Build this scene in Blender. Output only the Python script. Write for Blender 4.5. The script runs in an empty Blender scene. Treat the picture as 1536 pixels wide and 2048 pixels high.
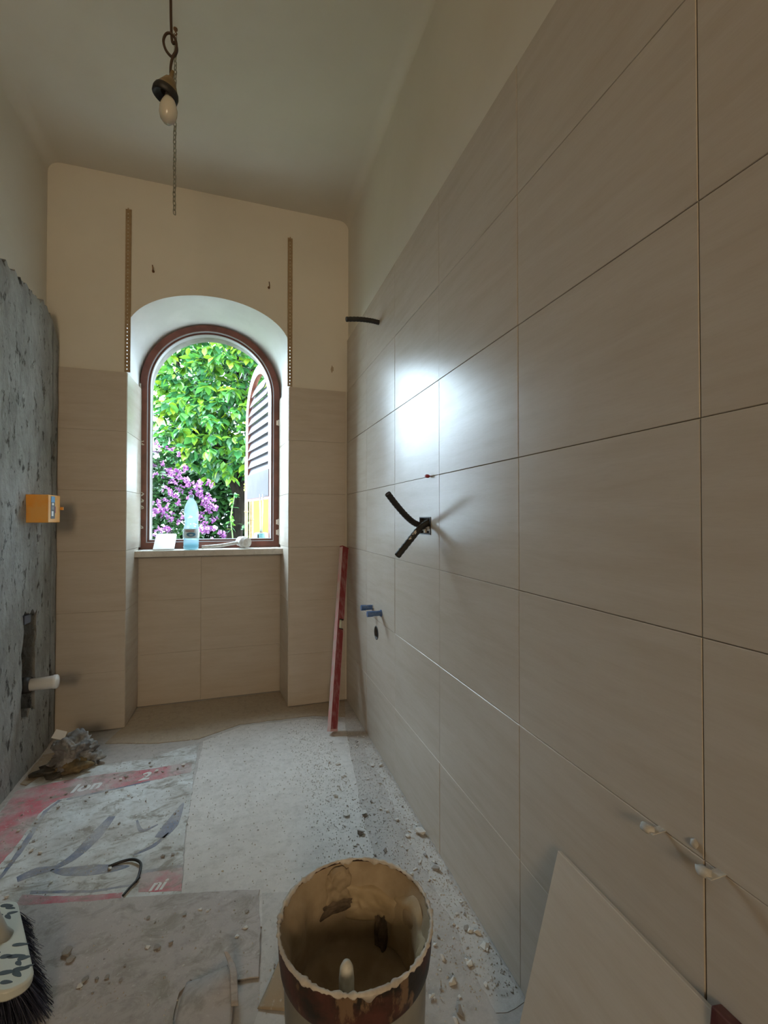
import bpy, bmesh, math, random
from mathutils import Vector, Matrix, noise
random.seed(11)
S = bpy.context.scene
C = S.collection
R = math.radians
PI = math.pi

# ------------------------------------------------------------------ camera, sky, lights, exposure
cam_d = bpy.data.cameras.new('camera')
cam_d.sensor_fit = 'VERTICAL'; cam_d.sensor_height = 36.0
cam_d.lens = 900.0 / 2048.0 * 36.0
cam_d.clip_start = 0.02
cam = bpy.data.objects.new('camera', cam_d); C.objects.link(cam)
cam.location = (0, 0, 1.15)
cam.rotation_euler = (R(90.8), 0, R(-17.98))
S.camera = cam

wd = bpy.data.worlds.new('sky'); S.world = wd; wd.use_nodes = True
bg = wd.node_tree.nodes['Background']
bg.inputs[0].default_value = (0.66, 0.86, 1.0, 1); bg.inputs[1].default_value = 18.0

def area(name, loc, rot, sx, sy, power, col, portal=False):
    d = bpy.data.lights.new(name, 'AREA'); d.shape = 'RECTANGLE'; d.size = sx; d.size_y = sy
    d.energy = power; d.color = col
    o = bpy.data.objects.new(name, d); C.objects.link(o); o.location = loc; o.rotation_euler = rot
    if portal: d.cycles.is_portal = True
    return o
# lamp light of the hall, reaching the room through the doorway at its back
area('hall_light', (-0.60, -2.90, 1.95), (R(86), 0, 0), 0.7, 0.8, 33, (1.0, 0.77, 0.50))
area('window_portal', (-0.15, 3.42, 1.68), (R(-90), 0, 0), 0.9, 1.6, 1, (1, 1, 1), True)
sd = bpy.data.lights.new('sun', 'SUN'); sd.energy = 3.0; sd.angle = R(12); sd.color = (1, 0.95, 0.85)
so = bpy.data.objects.new('sun', sd); C.objects.link(so); so.rotation_euler = (R(38), 0, R(-25)); so.location = (0, 0, 9)

S.view_settings.view_transform = 'Standard'
S.view_settings.look = 'None'
S.view_settings.gamma = 1
S.view_settings.use_curve_mapping = False
S.view_settings.exposure = 0.5

# ------------------------------------------------------------------ helpers: objects
def tag(o, label=None, cat=None, group=None, kind=None):
    if label: o['label'] = label
    if cat: o['category'] = cat
    if group: o['group'] = group
    if kind: o['kind'] = kind
    return o
def empty(name, loc=(0, 0, 0), **k):
    o = bpy.data.objects.new(name, None); C.objects.link(o); o.location = loc
    o.empty_display_size = 0.05
    return tag(o, **k)
def mk(name, me, mat=None, parent=None, **k):
    o = bpy.data.objects.new(name, me); C.objects.link(o)
    if mat is not None and not me.materials: me.materials.append(mat)
    if parent is not None:
        o.parent = parent
        if parent.parent is None: o.matrix_parent_inverse = Matrix.Translation(parent.location).inverted()
        else: o.matrix_parent_inverse = Matrix.Translation(parent.parent.location).inverted() if parent.type == 'EMPTY' else Matrix()
    return tag(o, **k)
def mesh(name, V, F, smooth=False):
    me = bpy.data.meshes.new(name); me.from_pydata([tuple(v) for v in V], [], F); me.update()
    if smooth: me.shade_smooth()
    return me
def fixn(me):
    bm = bmesh.new(); bm.from_mesh(me); bmesh.ops.recalc_face_normals(bm, faces=bm.faces); bm.to_mesh(me); bm.free(); return me
class MB:
    def __init__(s): s.V = []; s.F = []
    def add(s, V, F):
        b = len(s.V); s.V += [tuple(v) for v in V]; s.F += [tuple(b + i for i in f) for f in F]; return s
    def box(s, a, b):
        x0, y0, z0 = a; x1, y1, z1 = b
        return s.add([(x0,y0,z0),(x1,y0,z0),(x1,y1,z0),(x0,y1,z0),(x0,y0,z1),(x1,y0,z1),(x1,y1,z1),(x0,y1,z1)],
            [(0,3,2,1),(4,5,6,7),(0,1,5,4),(1,2,6,5),(2,3,7,6),(3,0,4,7)])
    def tube(s, P, r, n=10, caps=True, closed=False):
        P = [Vector(p) for p in P]; m = len(P)
        rs = r if isinstance(r, (list, tuple)) else [r] * m
        up = None; V = []; F = []
        for i, p in enumerate(P):
            if closed: t = (P[(i+1) % m] - P[i-1]).normalized()
            else: t = (P[min(i+1, m-1)] - P[max(i-1, 0)]).normalized()
            if up is None:
                up = Vector((0, 0, 1)) if abs(t.z) < .9 else Vector((1, 0, 0))
            up = (up - t * up.dot(t)).normalized(); w = t.cross(up)
            for k in range(n):
                a = 2 * PI * k / n
                V.append(p + (up * math.cos(a) + w * math.sin(a)) * rs[i])
        for i in range(m if closed else m - 1):
            j = (i + 1) % m
            for k in range(n):
                F.append((i*n+k, i*n+(k+1) % n, j*n+(k+1) % n, j*n+k))
        if caps and not closed:
            F.append(tuple(range(n))[::-1]); F.append(tuple((m-1)*n+k for k in range(n)))
        return s.add(V, F)
    def lathe(s, prof, n=48, c=(0, 0, 0), fn=None, captop=False, capbot=False):
        V = []; F = []; m = len(prof)
        for i, (r, z) in enumerate(prof):
            for k in range(n):
                a = 2 * PI * k / n
                rr, zz = fn(i, a, r, z) if fn else (r, z)
                V.append((c[0] + rr * math.cos(a), c[1] + rr * math.sin(a), c[2] + zz))
        for i in range(m - 1):
            for k in range(n): F.append((i*n+k, i*n+(k+1) % n, (i+1)*n+(k+1) % n, (i+1)*n+k))
        if capbot: F.append(tuple(range(n))[::-1])
        if captop: F.append(tuple((m-1)*n+k for k in range(n)))
        return s.add(V, F)
    def prism(s, P, z0, z1):      # outline in XY, upright sides
        n = len(P)
        V = [(x, y, z0) for x, y in P] + [(x, y, z1) for x, y in P]
        return s.add(V, [tuple(range(n))[::-1], tuple(range(n, 2*n))] + [(i, (i+1) % n, n+(i+1) % n, n+i) for i in range(n)])
    def xf(s, M):
        s.V = [tuple(M @ Vector(v)) for v in s.V]; return s
    def me(s, name='mesh', smooth=False, fix=True):
        m = mesh(name, s.V, s.F, smooth)
        return fixn(m) if fix else m
    def build(s, name, mat, parent=None, smooth=False, bevel=0, **k):
        o = mk(name, s.me(name, smooth), mat, parent, **k)
        if bevel:
            b = o.modifiers.new('bevel', 'BEVEL'); b.width = bevel; b.segments = 2; b.limit_method = 'ANGLE'
        return o
def smooth_angle(o, a=40):
    o.data.shade_smooth()
    try: o.data.set_sharp_from_angle(angle=R(a))
    except Exception: pass
    return o
def spline(P, n=6):
    P = [Vector(p) for p in P]; out = []
    for i in range(len(P) - 1):
        a = P[max(i-1, 0)]; b = P[i]; c = P[i+1]; d = P[min(i+2, len(P)-1)]
        for k in range(n):
            t = k / n
            out.append(0.5 * ((2*b) + (c-a)*t + (2*a-5*b+4*c-d)*t*t + (3*b-a-3*c+d)*t**3))
    out.append(P[-1]); return out
def text_me(txt, size):
    cu = bpy.data.curves.new('t', 'FONT'); cu.body = txt; cu.size = size; cu.offset = size * .03
    o = bpy.data.objects.new('t', cu); C.objects.link(o)
    dg = bpy.context.evaluated_depsgraph_get(); m = bpy.data.meshes.new_from_object(o.evaluated_get(dg))
    V = [v.co.copy() for v in m.vertices]; F = [tuple(p.vertices) for p in m.polygons]
    bpy.data.objects.remove(o); bpy.data.meshes.remove(m); bpy.data.curves.remove(cu)
    return V, F

# ------------------------------------------------------------------ helpers: materials
def newmat(name):
    m = bpy.data.materials.new(name); m.use_nodes = True
    nt = m.node_tree
    return m, nt, nt.nodes['Principled BSDF']
def N(nt, t, **k):
    n = nt.nodes.new(t)
    for a, v in k.items():
        if a.startswith('i'): n.inputs[int(a[1:])].default_value = v
        else: setattr(n, a, v)
    return n
def ramp(nt, fac, stops):
    r = nt.nodes.new('ShaderNodeValToRGB'); e = r.color_ramp.elements
    while len(e) < len(stops): e.new(0.5)
    for i, (p, c) in enumerate(stops):
        e[i].position = p; e[i].color = (c, c, c, 1) if isinstance(c, (int, float)) else (*c, 1)
    nt.links.new(fac, r.inputs[0]); return r.outputs[0]
def coords(nt, kind='Object', scale=(1, 1, 1), rnd=False):
    if kind == 'World':
        g = N(nt, 'ShaderNodeNewGeometry'); o = g.outputs['Position']
    else:
        g = N(nt, 'ShaderNodeTexCoord'); o = g.outputs[kind]
    if rnd:
        oi = N(nt, 'ShaderNodeObjectInfo'); mu = N(nt, 'ShaderNodeMath', operation='MULTIPLY', i1=37.0)
        nt.links.new(oi.outputs['Random'], mu.inputs[0])
        ad = N(nt, 'ShaderNodeVectorMath', operation='ADD')
        nt.links.new(o, ad.inputs[0]); nt.links.new(mu.outputs[0], ad.inputs[1]); o = ad.outputs[0]
    mp = N(nt, 'ShaderNodeMapping'); mp.inputs['Scale'].default_value = scale
    nt.links.new(o, mp.inputs[0]); return mp.outputs[0]
def noi(nt, vec, scale, detail=4, rough=.55, dist=0):
    n = N(nt, 'ShaderNodeTexNoise'); n.inputs['Scale'].default_value = scale; n.inputs['Detail'].default_value = detail
    n.inputs['Roughness'].default_value = rough; n.inputs['Distortion'].default_value = dist
    nt.links.new(vec, n.inputs['Vector']); return n.outputs[0]
def mix(nt, fac, a, b):
    m = N(nt, 'ShaderNodeMix', data_type='RGBA')
    for v, i in ((fac, 0), (a, 6), (b, 7)):
        if isinstance(v, (int, float)): m.inputs[i].default_value = v
        elif isinstance(v, tuple): m.inputs[i].default_value = (*v, 1)
        else: nt.links.new(v, m.inputs[i])
    return m.outputs[2]
def bump(nt, bs, h, strength, dist):
    b = N(nt, 'ShaderNodeBump'); b.inputs['Strength'].default_value = strength; b.inputs['Distance'].default_value = dist
    nt.links.new(h, b.inputs['Height']); nt.links.new(b.outputs[0], bs.inputs['Normal'])
def plain(name, c, rough=.5, metal=0, c2=None, scale=20, lo=.4, hi=.6, bmp=0, kind='Object', stretch=(1, 1, 1), spec=.5, rnd=False, detail=5, dist=.003):
    m, nt, b = newmat(name)
    b.inputs['Roughness'].default_value = rough; b.inputs['Metallic'].default_value = metal
    b.inputs['Specular IOR Level'].default_value = spec
    b.inputs['Base Color'].default_value = (*c, 1)
    v = coords(nt, kind, stretch, rnd); f = noi(nt, v, scale, detail)
    if c2: nt.links.new(ramp(nt, f, [(lo, c), (hi, c2)]), b.inputs['Base Color'])
    if bmp: bump(nt, b, f, bmp, dist)
    return m
M = {}
# painted plaster
def paint():
    m, nt, b = newmat('paint'); v = coords(nt, 'World')
    f = noi(nt, v, 2.2, 6); g = noi(nt, v, 60, 4)
    nt.links.new(ramp(nt, f, [(.3, (.66, .61, .52)), (.7, (.72, .675, .585))]), b.inputs['Base Color'])
    b.inputs['Roughness'].default_value = .7; bump(nt, b, g, .12, .002); return m
M['paint'] = paint()
M['reveal'] = plain('reveal_white', (.74, .74, .74), .75, c2=(.80, .80, .80), scale=5, kind='World')
# porcelain wall tile with faint lengthwise veins and builders' smears
def tile_mat(name, dusty):
    m, nt, b = newmat(name)
    v = coords(nt, 'Object', (1, 1, 1), True)
    vs = coords(nt, 'Object', (1.2, 9, 1.2), True)
    f = noi(nt, vs, 3.0, 7, .62, .4); fine = noi(nt, coords(nt, 'Object', (6, 60, 6), True), 6, 3)
    base = ramp(nt, f, [(.25, (.49, .42, .34)), (.5, (.535, .47, .395)), (.75, (.57, .51, .44))])
    base = mix(nt, ramp(nt, fine, [(.45, 0.0), (.75, .25)]), base, (.45, .385, .315))
    wv = coords(nt, 'World', (1, 1, 1))
    sm = noi(nt, coords(nt, 'World', (1, 2.2, 1.0)), 3.2, 6, .65, 1.2)
    base = mix(nt, ramp(nt, sm, [(.45, 0.0), (.90, dusty)]), base, (.60, .57, .53))
    nt.links.new(base, b.inputs['Base Color'])
    nt.links.new(ramp(nt, sm, [(.30, .245), (.75, .27)]), b.inputs['Roughness'])
    b.inputs['Specular IOR Level'].default_value = .24
    bump(nt, b, noi(nt, v, 5, 2), .05, .004)
    return m
M['tile'] = tile_mat('wall_tile', .16)
M['tile_end'] = M['tile']
M['dim_reveal'] = plain('outer_reveal_dim', (.17, .155, .135), .9, c2=(.23, .21, .19), scale=14, kind='World')  # wall tone darkened so the skylit outer reveal does not burn out
M['tile_edge'] = plain('bisque', (.55, .47, .38), .8)
def concrete():
    m, nt, b = newmat('concrete_render'); v = coords(nt, 'World', (1, 1, .55))
    f = noi(nt, v, 7, 10, .72); g = noi(nt, coords(nt, 'World', (1, 1, .5)), 21, 8, .72); st = noi(nt, coords(nt, 'World', (1, 1, .12)), 14, 4)
    col = ramp(nt, f, [(.28, (.20, .195, .18)), (.5, (.33, .33, .31)), (.72, (.44, .445, .43))])
    col = mix(nt, ramp(nt, st, [(.55, 0.0), (.75, .5)]), col, (.17, .165, .15))
    col = mix(nt, ramp(nt, g, [(.60, 0.0), (.66, .85)]), col, (.06, .058, .05))
    nt.links.new(col, b.inputs['Base Color']); b.inputs['Roughness'].default_value = .92
    hh = noi(nt, v, 40, 6); ad = N(nt, 'ShaderNodeMath', operation='SUBTRACT'); nt.links.new(hh, ad.inputs[0])
    nt.links.new(ramp(nt, g, [(.58, 0.0), (.66, 1.0)]), ad.inputs[1]); bump(nt, b, ad.outputs[0], 1.0, .009); return m
M['concrete'] = concrete()
# dust lies over everything on the floor
def dusty(name, c, amount=.55, dust=(.44, .405, .37), c2=None, rough=.9, scale=4.5, lo=.38, hi=.62, dirt=0):
    m, nt, b = newmat(name); v = coords(nt, 'World')
    f = noi(nt, v, scale, 9, .62); g = noi(nt, v, 32, 7, .68); k = noi(nt, v, 90, 4)
    base = c
    if c2: base = ramp(nt, noi(nt, v, 9, 6), [(.4, c), (.6, c2)])
    col = mix(nt, ramp(nt, f, [(lo, 0.0), (hi, amount)]), base, dust)
    col = mix(nt, ramp(nt, g, [(.5, 0.0), (.72, .45)]), col, tuple(x * .62 for x in dust))
    if dirt: col = mix(nt, ramp(nt, noi(nt, coords(nt, 'World', (1, 1.6, 1)), 11, 8, .7, .8), [(.50, 0.0), (.64, dirt)]), col, (.27, .245, .205))
    col = mix(nt, ramp(nt, k, [(.62, 0.0), (.75, .5)]), col, (.60, .58, .55))
    nt.links.new(col, b.inputs['Base Color']); b.inputs['Roughness'].default_value = rough
    bump(nt, b, g, .55, .006); return m
M['floor'] = dusty('floor_dust', (.46, .425, .395), .6, (.40, .37, .34), dirt=.3)
M['card'] = dusty('cardboard_grey', (.60, .57, .535), .6, (.52, .485, .45), dirt=.22)
M['card_shade'] = dusty('cardboard_in_shade', (.44, .36, .27), .5, (.38, .31, .23))  # browner than the other sheets: the shadow below the sill is painted in
M['card2'] = dusty('cardboard_front', (.45, .405, .38), .6, (.385, .345, .325), dirt=.8)
M['card_b'] = dusty('cardboard_brown', (.33, .255, .17), .35, (.40, .36, .31))
M['p_white'] = dusty('print_white', (.62, .64, .63), .85, (.44, .42, .39), lo=.40, hi=.62, scale=6, dirt=.95)
M['p_red'] = dusty('print_red', (.52, .13, .16), .92, (.46, .41, .385), lo=.38, hi=.60, scale=6, dirt=.95)
M['p_navy'] = dusty('print_navy', (.13, .165, .26), .9, (.45, .43, .41), lo=.38, hi=.64, scale=6, dirt=.95)
M['p_letter'] = dusty('print_letter', (.70, .70, .68), .35, (.5, .47, .44))
M['chip'] = plain('plaster_chip', (.50, .47, .43), .9, c2=(.66, .64, .60), scale=30, rnd=True)
M['chip_d'] = plain('mortar_chip', (.22, .20, .18), .95, c2=(.36, .33, .30), scale=30, rnd=True)
M['frame'] = plain('frame_brown', (.105, .026, .016), .42, c2=(.16, .045, .03), scale=12)
M['gasket'] = plain('gasket', (.36, .34, .36), .5)
M['steel'] = plain('steel', (.55, .55, .56), .35, metal=1)
M['foam'] = plain('caulk', (.60, .54, .44), .9, c2=(.75, .72, .66), scale=60, bmp=.6)
M['sill'] = dusty('sill_stone', (.60, .57, .52), .4, (.52, .47, .40))
M['black'] = plain('black_plastic', (.012, .011, .010), .55, c2=(.02, .018, .016), scale=60, bmp=.2)
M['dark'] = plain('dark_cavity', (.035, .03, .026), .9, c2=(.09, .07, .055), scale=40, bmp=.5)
M['blue'] = plain('blue_plastic', (.045, .10, .24), .5, c2=(.09, .15, .28), scale=50)
M['orange'] = plain('orange_plastic', (.83, .34, .03), .5, c2=(.80, .40, .08), scale=14)
M['white_pl'] = plain('white_plastic', (.78, .78, .76), .4)
M['red_paint'] = plain('level_red', (.26, .040, .045), .6, c2=(.40, .22, .22), scale=45, lo=.46, hi=.74, stretch=(1, 1, .4))
M['alu'] = plain('dusty_aluminium', (.56, .46, .45), .6, c2=(.60, .33, .33), scale=40, stretch=(1, 1, .2))
M['bead'] = plain('corner_bead', (.30, .205, .11), .55, c2=(.36, .26, .15), scale=40)
M['galv'] = plain('galvanised', (.34, .33, .27), .45, metal=.8)
M['rust'] = plain('rust', (.14, .07, .035), .85, c2=(.24, .12, .05), scale=50)
M['cord'] = plain('brown_cord', (.045, .024, .012), .6)
M['brass'] = plain('aged_holder', (.16, .115, .05), .45, c2=(.22, .16, .075), scale=30)
def bulb_mat():
    m, nt, b = newmat('frosted_bulb'); b.inputs['Base Color'].default_value = (.74, .70, .60, 1)
    b.inputs['Roughness'].default_value = .25; b.inputs['Transmission Weight'].default_value = .35
    b.inputs['Subsurface Weight'].default_value = .2; return m
M['bulb'] = bulb_mat()
def leafmat(name, stops, tr=.45):
    m, nt, b = newmat(name)
    g = N(nt, 'ShaderNodeNewGeometry'); oi = N(nt, 'ShaderNodeObjectInfo')
    ad = N(nt, 'ShaderNodeMath', operation='ADD'); fr = N(nt, 'ShaderNodeMath', operation='FRACT')
    nt.links.new(g.outputs['Random Per Island'], ad.inputs[0]); nt.links.new(oi.outputs['Random'], ad.inputs[1]); nt.links.new(ad.outputs[0], fr.inputs[0])
    col = ramp(nt, fr.outputs[0], stops)
    nt.links.new(col, b.inputs['Base Color']); b.inputs['Roughness'].default_value = .32
    t = N(nt, 'ShaderNodeBsdfTranslucent'); nt.links.new(col, t.inputs[0])
    mx = N(nt, 'ShaderNodeMixShader', i0=tr); nt.links.new(b.outputs[0], mx.inputs[1]); nt.links.new(t.outputs[0], mx.inputs[2])
    nt.links.new(mx.outputs[0], nt.nodes['Material Output'].inputs[0]); return m
M['leaf'] = leafmat('citrus_leaf', [(0, (.012, .055, .020)), (.3, (.032, .125, .036)), (.6, (.062, .18, .024)), (.85, (.125, .24, .018)), (1, (.19, .265, .018))], .38)
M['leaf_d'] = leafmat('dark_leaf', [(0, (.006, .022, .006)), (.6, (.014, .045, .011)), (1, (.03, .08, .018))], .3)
M['bract'] = leafmat('bougainvillea_bract', [(0, (.12, .025, .12)), (.6, (.20, .055, .19)), (1, (.32, .16, .30))], .35)
M['bark'] = plain('bark', (.004, .003, .002), .95, c2=(.011, .0085, .006), scale=18, bmp=.8, stretch=(1, 1, .3), dist=.02, spec=.04)
M['grass'] = plain('ground_grass', (.06, .10, .03), .95, c2=(.12, .14, .06), scale=9, kind='World')

# ------------------------------------------------------------------ the setting
XR, XL, XC, YE, H = 0.66, -0.9725, -0.905, 2.80, 3.06     # right tile face, left plaster, left render, end tile face, ceiling
YB = -1.7
st = dict(kind='structure')
floor = MB().box((-1.25, YB - 1.4, -.12), (1.0, 3.34, 0)).build('floor', M['floor'], **st)

# ceiling with rounded coves along both long walls
def ceiling():
    r = .06; P = []
    x0, x1 = XL, XR + .012
    for k in range(9):
        a = PI - k * PI / 16; P.append((x0 + r + r * math.cos(a), H - r + r * math.sin(a)))
    for k in range(9):
        a = PI / 2 - k * PI / 16; P.append((x1 - r + r * math.cos(a), H - r + r * math.sin(a)))
    n = len(P); ys = [YB] + [YB + (YE + .01 - YB) * k / 12 for k in range(1, 13)]
    V = []; F = []
    for y in ys:
        for x, z in P: V.append((x, y, z))
    for j in range(len(ys) - 1):
        for i in range(n - 1): F.append((j*n+i, j*n+i+1, (j+1)*n+i+1, (j+1)*n+i))
    mb = MB().add(V, F); o = mb.build('ceiling', M['paint'], None, True, **st)
    return o
ceiling()
roof = MB().box((-1.3, YB - 1.4, H + .003), (1.1, 3.34, H + .25)).build('roof', M['concrete'], **st)

wall_right = MB().box((XR + .010, YB, 0), (XR + .25, 3.34, H)).build('wall_right', M['paint'], **st)
wall_left = MB().box((XL - .25, YB, 0), (XL, 3.34, H)).build('wall_left', M['paint'], **st)
# back wall with the doorway to the hall
mb = MB(); mb.box((-1.15, YB - .15, 0), (-.87, YB, H)); mb.box((-.03, YB - .15, 0), (.85, YB, H)); mb.box((-.87, YB - .15, 2.4), (-.03, YB, H))
mb.build('wall_back', M['paint'], **st)
# the hall behind the doorway
mb = MB(); mb.box((-1.25, YB - 1.4, 0), (.95, YB - 1.3, H)); mb.box((-1.25, YB - 1.3, 0), (-1.15, YB - .15, H)); mb.box((.85, YB - 1.3, 0), (.95, YB - .15, H))
mb.build('wall_hall', M['paint'], **st)

# end wall: arched niche to the floor, window in it
CX, CXF = -0.146, -0.158
def arch(cx, hw, spring, rise, zb, n=40):
    P = [(cx - hw, zb)]
    for k in range(n + 1):
        a = PI - PI * k / n
        P.append((cx + hw * math.cos(a), spring + rise * math.sin(a)))
    P.append((cx + hw, zb)); return P
YW, YF, YO = YE + .010, 3.20, 3.34     # plaster face, window frame, outer face
A0 = arch(CX, .449, 2.19, .262, 0)
A1 = arch(CXF, .430, 1.985, .430, 0)
A2 = arch(CXF + .006, .392, 1.985, .392, .955)
def end_wall():
    mb = MB(); n = len(A0); x0, x1 = XL, XR + .012
    def face(y, A, top=H):
        V = [(x0, y, 0), (x0, y, top), (A[0][0], y, 0), (A[0][0], y, top)]; mb.add(V, [(0, 2, 3, 1)])
        V = [(A[-1][0], y, 0), (A[-1][0], y, top), (x1, y, 0), (x1, y, top)]; mb.add(V, [(0, 2, 3, 1)])
        for i in range(1, n - 2):
            mb.add([(A[i][0], y, A[i][1]), (A[i+1][0], y, A[i+1][1]), (A[i+1][0], y, top), (A[i][0], y, top)], [(0, 1, 2, 3)])
    face(YW, A0); face(YO, [(x, z) for x, z in A2])
    def loft(A, ya, B, yb):
        V = [(x, ya, z) for x, z in A] + [(x, yb, z) for x, z in B]
        mb.add(V, [(i, i+1, n+i+1, n+i) for i in range(n - 1)])
    # the plaster reveal, the rebate behind the frame and the outer reveal
    loft(A1, YF, A2, YF)
    for i in (0,): pass
    mb.box((A2[0][0], YF, 0), (A2[-1][0], YO, .955))
    # closing skins round the outside
    mb.add([(x0, YW, H), (x1, YW, H), (x1, YO, H), (x0, YO, H)], [(0, 1, 2, 3)])
    w = mk('wall_end', mb.me('wall_end'), M['paint'], None, **st)
    mo = MB().add([(x, YF, z) for x, z in A2] + [(x, YO, z) for x, z in A2], [(i, i+1, n+i+1, n+i) for i in range(n - 1)])
    o = mo.build('outer_reveal', M['dim_reveal'], w, True); smooth_angle(o, 50)
    mr = MB(); V = [(x, YW, z) for x, z in A0] + [(x, YF, z) for x, z in A1]
    steps = 6; V = []
    for k in range(steps + 1):
        t = k / steps
        for (xa, za), (xb, zb) in zip(A0, A1): V.append((xa + (xb-xa)*t, YW + (YF-YW)*t, za + (zb-za)*t))
    F = [(k*n+i, k*n+i+1, (k+1)*n+i+1, (k+1)*n+i) for k in range(steps) for i in range(n - 1)]
    mr.add(V, F); o = mr.build('reveal', M['reveal'], w, True); smooth_angle(o, 50)
    return w
wall_end = end_wall()
apron = MB().box((A0[0][0], 3.088, 0), (A0[-1][0], YF, .915)).build('trim_1', M['paint'], **st)

# tiles: real pieces with open joints
TW, TH, TT, GAP = .4605, .3286, .008, .0012
ROWS = [0.004] + [0.3155 + TH * k for k in range(7)]            # joint heights up to 2.287
tile_cache = {}
def tile_mesh(w, h, t=TT, mat='tile'):
    key = (round(w, 4), round(h, 4), t, mat)
    if key not in tile_cache:
        b = .0011
        V = [(0,0,0),(w,0,0),(w,h,0),(0,h,0),(0,0,t-b),(w,0,t-b),(w,h,t-b),(0,h,t-b),(b,b,t),(w-b,b,t),(w-b,h-b,t),(b,h-b,t)]
        F = [(3,2,1,0),(8,9,10,11)]
        for a in (0, 4):
            for i in range(4): F.append((a+i, a+(i+1) % 4, a+4+(i+1) % 4, a+4+i))
        me = mesh('tile', V, F); me.materials.append(M[mat]); tile_cache[key] = me
    return tile_cache[key]
def frame_mat(o, u, v, n, org):
    return Matrix(((u[0], v[0], n[0], org[0]), (u[1], v[1], n[1], org[1]), (u[2], v[2], n[2], org[2]), (0, 0, 0, 1)))
def put_tile(me, org, u, v, parent, jit=.0006):
    u = Vector(u).normalized(); v = Vector(v).normalized(); n = u.cross(v)
    o = mk('tile', me, None, parent)
    j = Matrix.Rotation(random.uniform(-jit, jit), 4, 'X') @ Matrix.Rotation(random.uniform(-jit, jit), 4, 'Y')
    o.matrix_basis = frame_mat(o, u, v, n, Vector(org) + n * random.uniform(.0004, .0016)) @ j
    return o
def holed_tile(w, h, inner, t=TT, mat='tile'):
    # the tile's face with a cut-out; inner is a closed loop, counter-clockwise
    cx = sum(p[0] for p in inner) / len(inner); cy = sum(p[1] for p in inner) / len(inner)
    N_ = len(inner); out = []
    for x, y in inner:
        dx, dy = x - cx, y - cy
        ks = []
        if dx > 1e-9: ks.append((w - cx) / dx)
        if dx < -1e-9: ks.append(-cx / dx)
        if dy > 1e-9: ks.append((h - cy) / dy)
        if dy < -1e-9: ks.append(-cy / dy)
        k = min(ks); out.append([cx + dx * k, cy + dy * k])
    for cnr in ((0, 0), (w, 0), (w, h), (0, h)):
        j = min(range(N_), key=lambda i: (out[i][0]-cnr[0])**2 + (out[i][1]-cnr[1])**2); out[j] = list(cnr)
    V = [(x, y, t) for x, y in out] + [(x, y, t) for x, y in inner] + [(x, y, 0) for x, y in out] + [(x, y, 0) for x, y in inner]
    F = []
    for i in range(N_):
        j = (i + 1) % N_
        F += [(i, j, N_+j, N_+i), (2*N_+j, 2*N_+i, 3*N_+i, 3*N_+j), (2*N_+i, 2*N_+j, j, i), (N_+i, N_+j, 3*N_+j, 3*N_+i)]
    me = mesh('tile', V, F); fixn(me); me.materials.append(M[mat]); return me
# right wall: seven courses, columns from the corner towards the door
ycols = [2.797 - TW * k for k in range(10)]
BOX = (1.486, 1.589, 1.09, 1.155)      # junction-box cut-out  y0 y1 z0 z1
DRN = (2.155, .579, .034)
for k in range(len(ycols) - 1):
    y1, y0 = ycols[k], ycols[k+1]
    for r in range(7):
        z0, z1 = ROWS[r], ROWS[r+1]; w = y1 - y0 - GAP; h = z1 - z0 - GAP
        if y0 < BOX[0] < y1 and z0 < BOX[2] < z1:
            a, b = y1 - GAP - BOX[1], y1 - GAP - BOX[0]; c, d = BOX[2] - z0, BOX[3] - z0
            loop = [(a + (b-a)*i/6, c) for i in range(6)] + [(b, c + (d-c)*i/6) for i in range(6)] + [(b - (b-a)*i/6, d) for i in range(6)] + [(a, d - (d-c)*i/6) for i in range(6)]
            me = holed_tile(w, h, loop)
        elif y0 < DRN[0] < y1 and z0 < DRN[1] < z1:
            cx, cy = y1 - GAP - DRN[0], DRN[1] - z0
            me = holed_tile(w, h, [(cx + DRN[2]*math.cos(2*PI*i/28), cy + DRN[2]*math.sin(2*PI*i/28)) for i in range(28)])
        else: me = tile_mesh(w, h)
        put_tile(me, (XR + TT, y1 - GAP, z0), (0, -1, 0), (0, 0, 1), wall_right)
# end wall piers, reveals and the apron under the sill: six courses
for r in range(6):
    z0, z1 = ROWS[r], ROWS[r+1]; h = z1 - z0 - GAP
    put_tile(tile_mesh(.3245, h + .0007, TT, 'tile_end'), (-.9125, YE + TT, z0), (1, 0, 0), (0, 0, 1), wall_end)
    put_tile(tile_mesh(.354, h + .0007, TT, 'tile_end'), (.2975, YE + TT, z0), (1, 0, 0), (0, 0, 1), wall_end)
    ln = .385 if z1 > 1.0 else .272
    zz0, hh = (z0, h)
    put_tile(tile_mesh(ln, hh, TT, 'tile_end'), (-.5945, YE + .003, zz0), (.0128, .385, 0), (0, 0, 1), wall_end, .0002)
    v = Vector((-.0335, .385, 0)).normalized()
    o_end = Vector((.3025, YE + .003, zz0)) + v * ln
    put_tile(tile_mesh(ln, hh, TT, 'tile_end'), o_end, (-v.x, -v.y, 0), (0, 0, 1), wall_end, .0002)
for r in range(3):
    z0, z1 = ROWS[r], min(ROWS[r+1], .915); h = z1 - z0 - GAP
    put_tile(tile_mesh(.3620, h + .0007, TT, 'tile_end'), (-.583, 3.088, z0), (1, 0, 0), (0, 0, 1), apron)
    put_tile(tile_mesh(.490, h + .0007, TT, 'tile_end'), (-.2203, 3.088, z0), (1, 0, 0), (0, 0, 1), apron)

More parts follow.
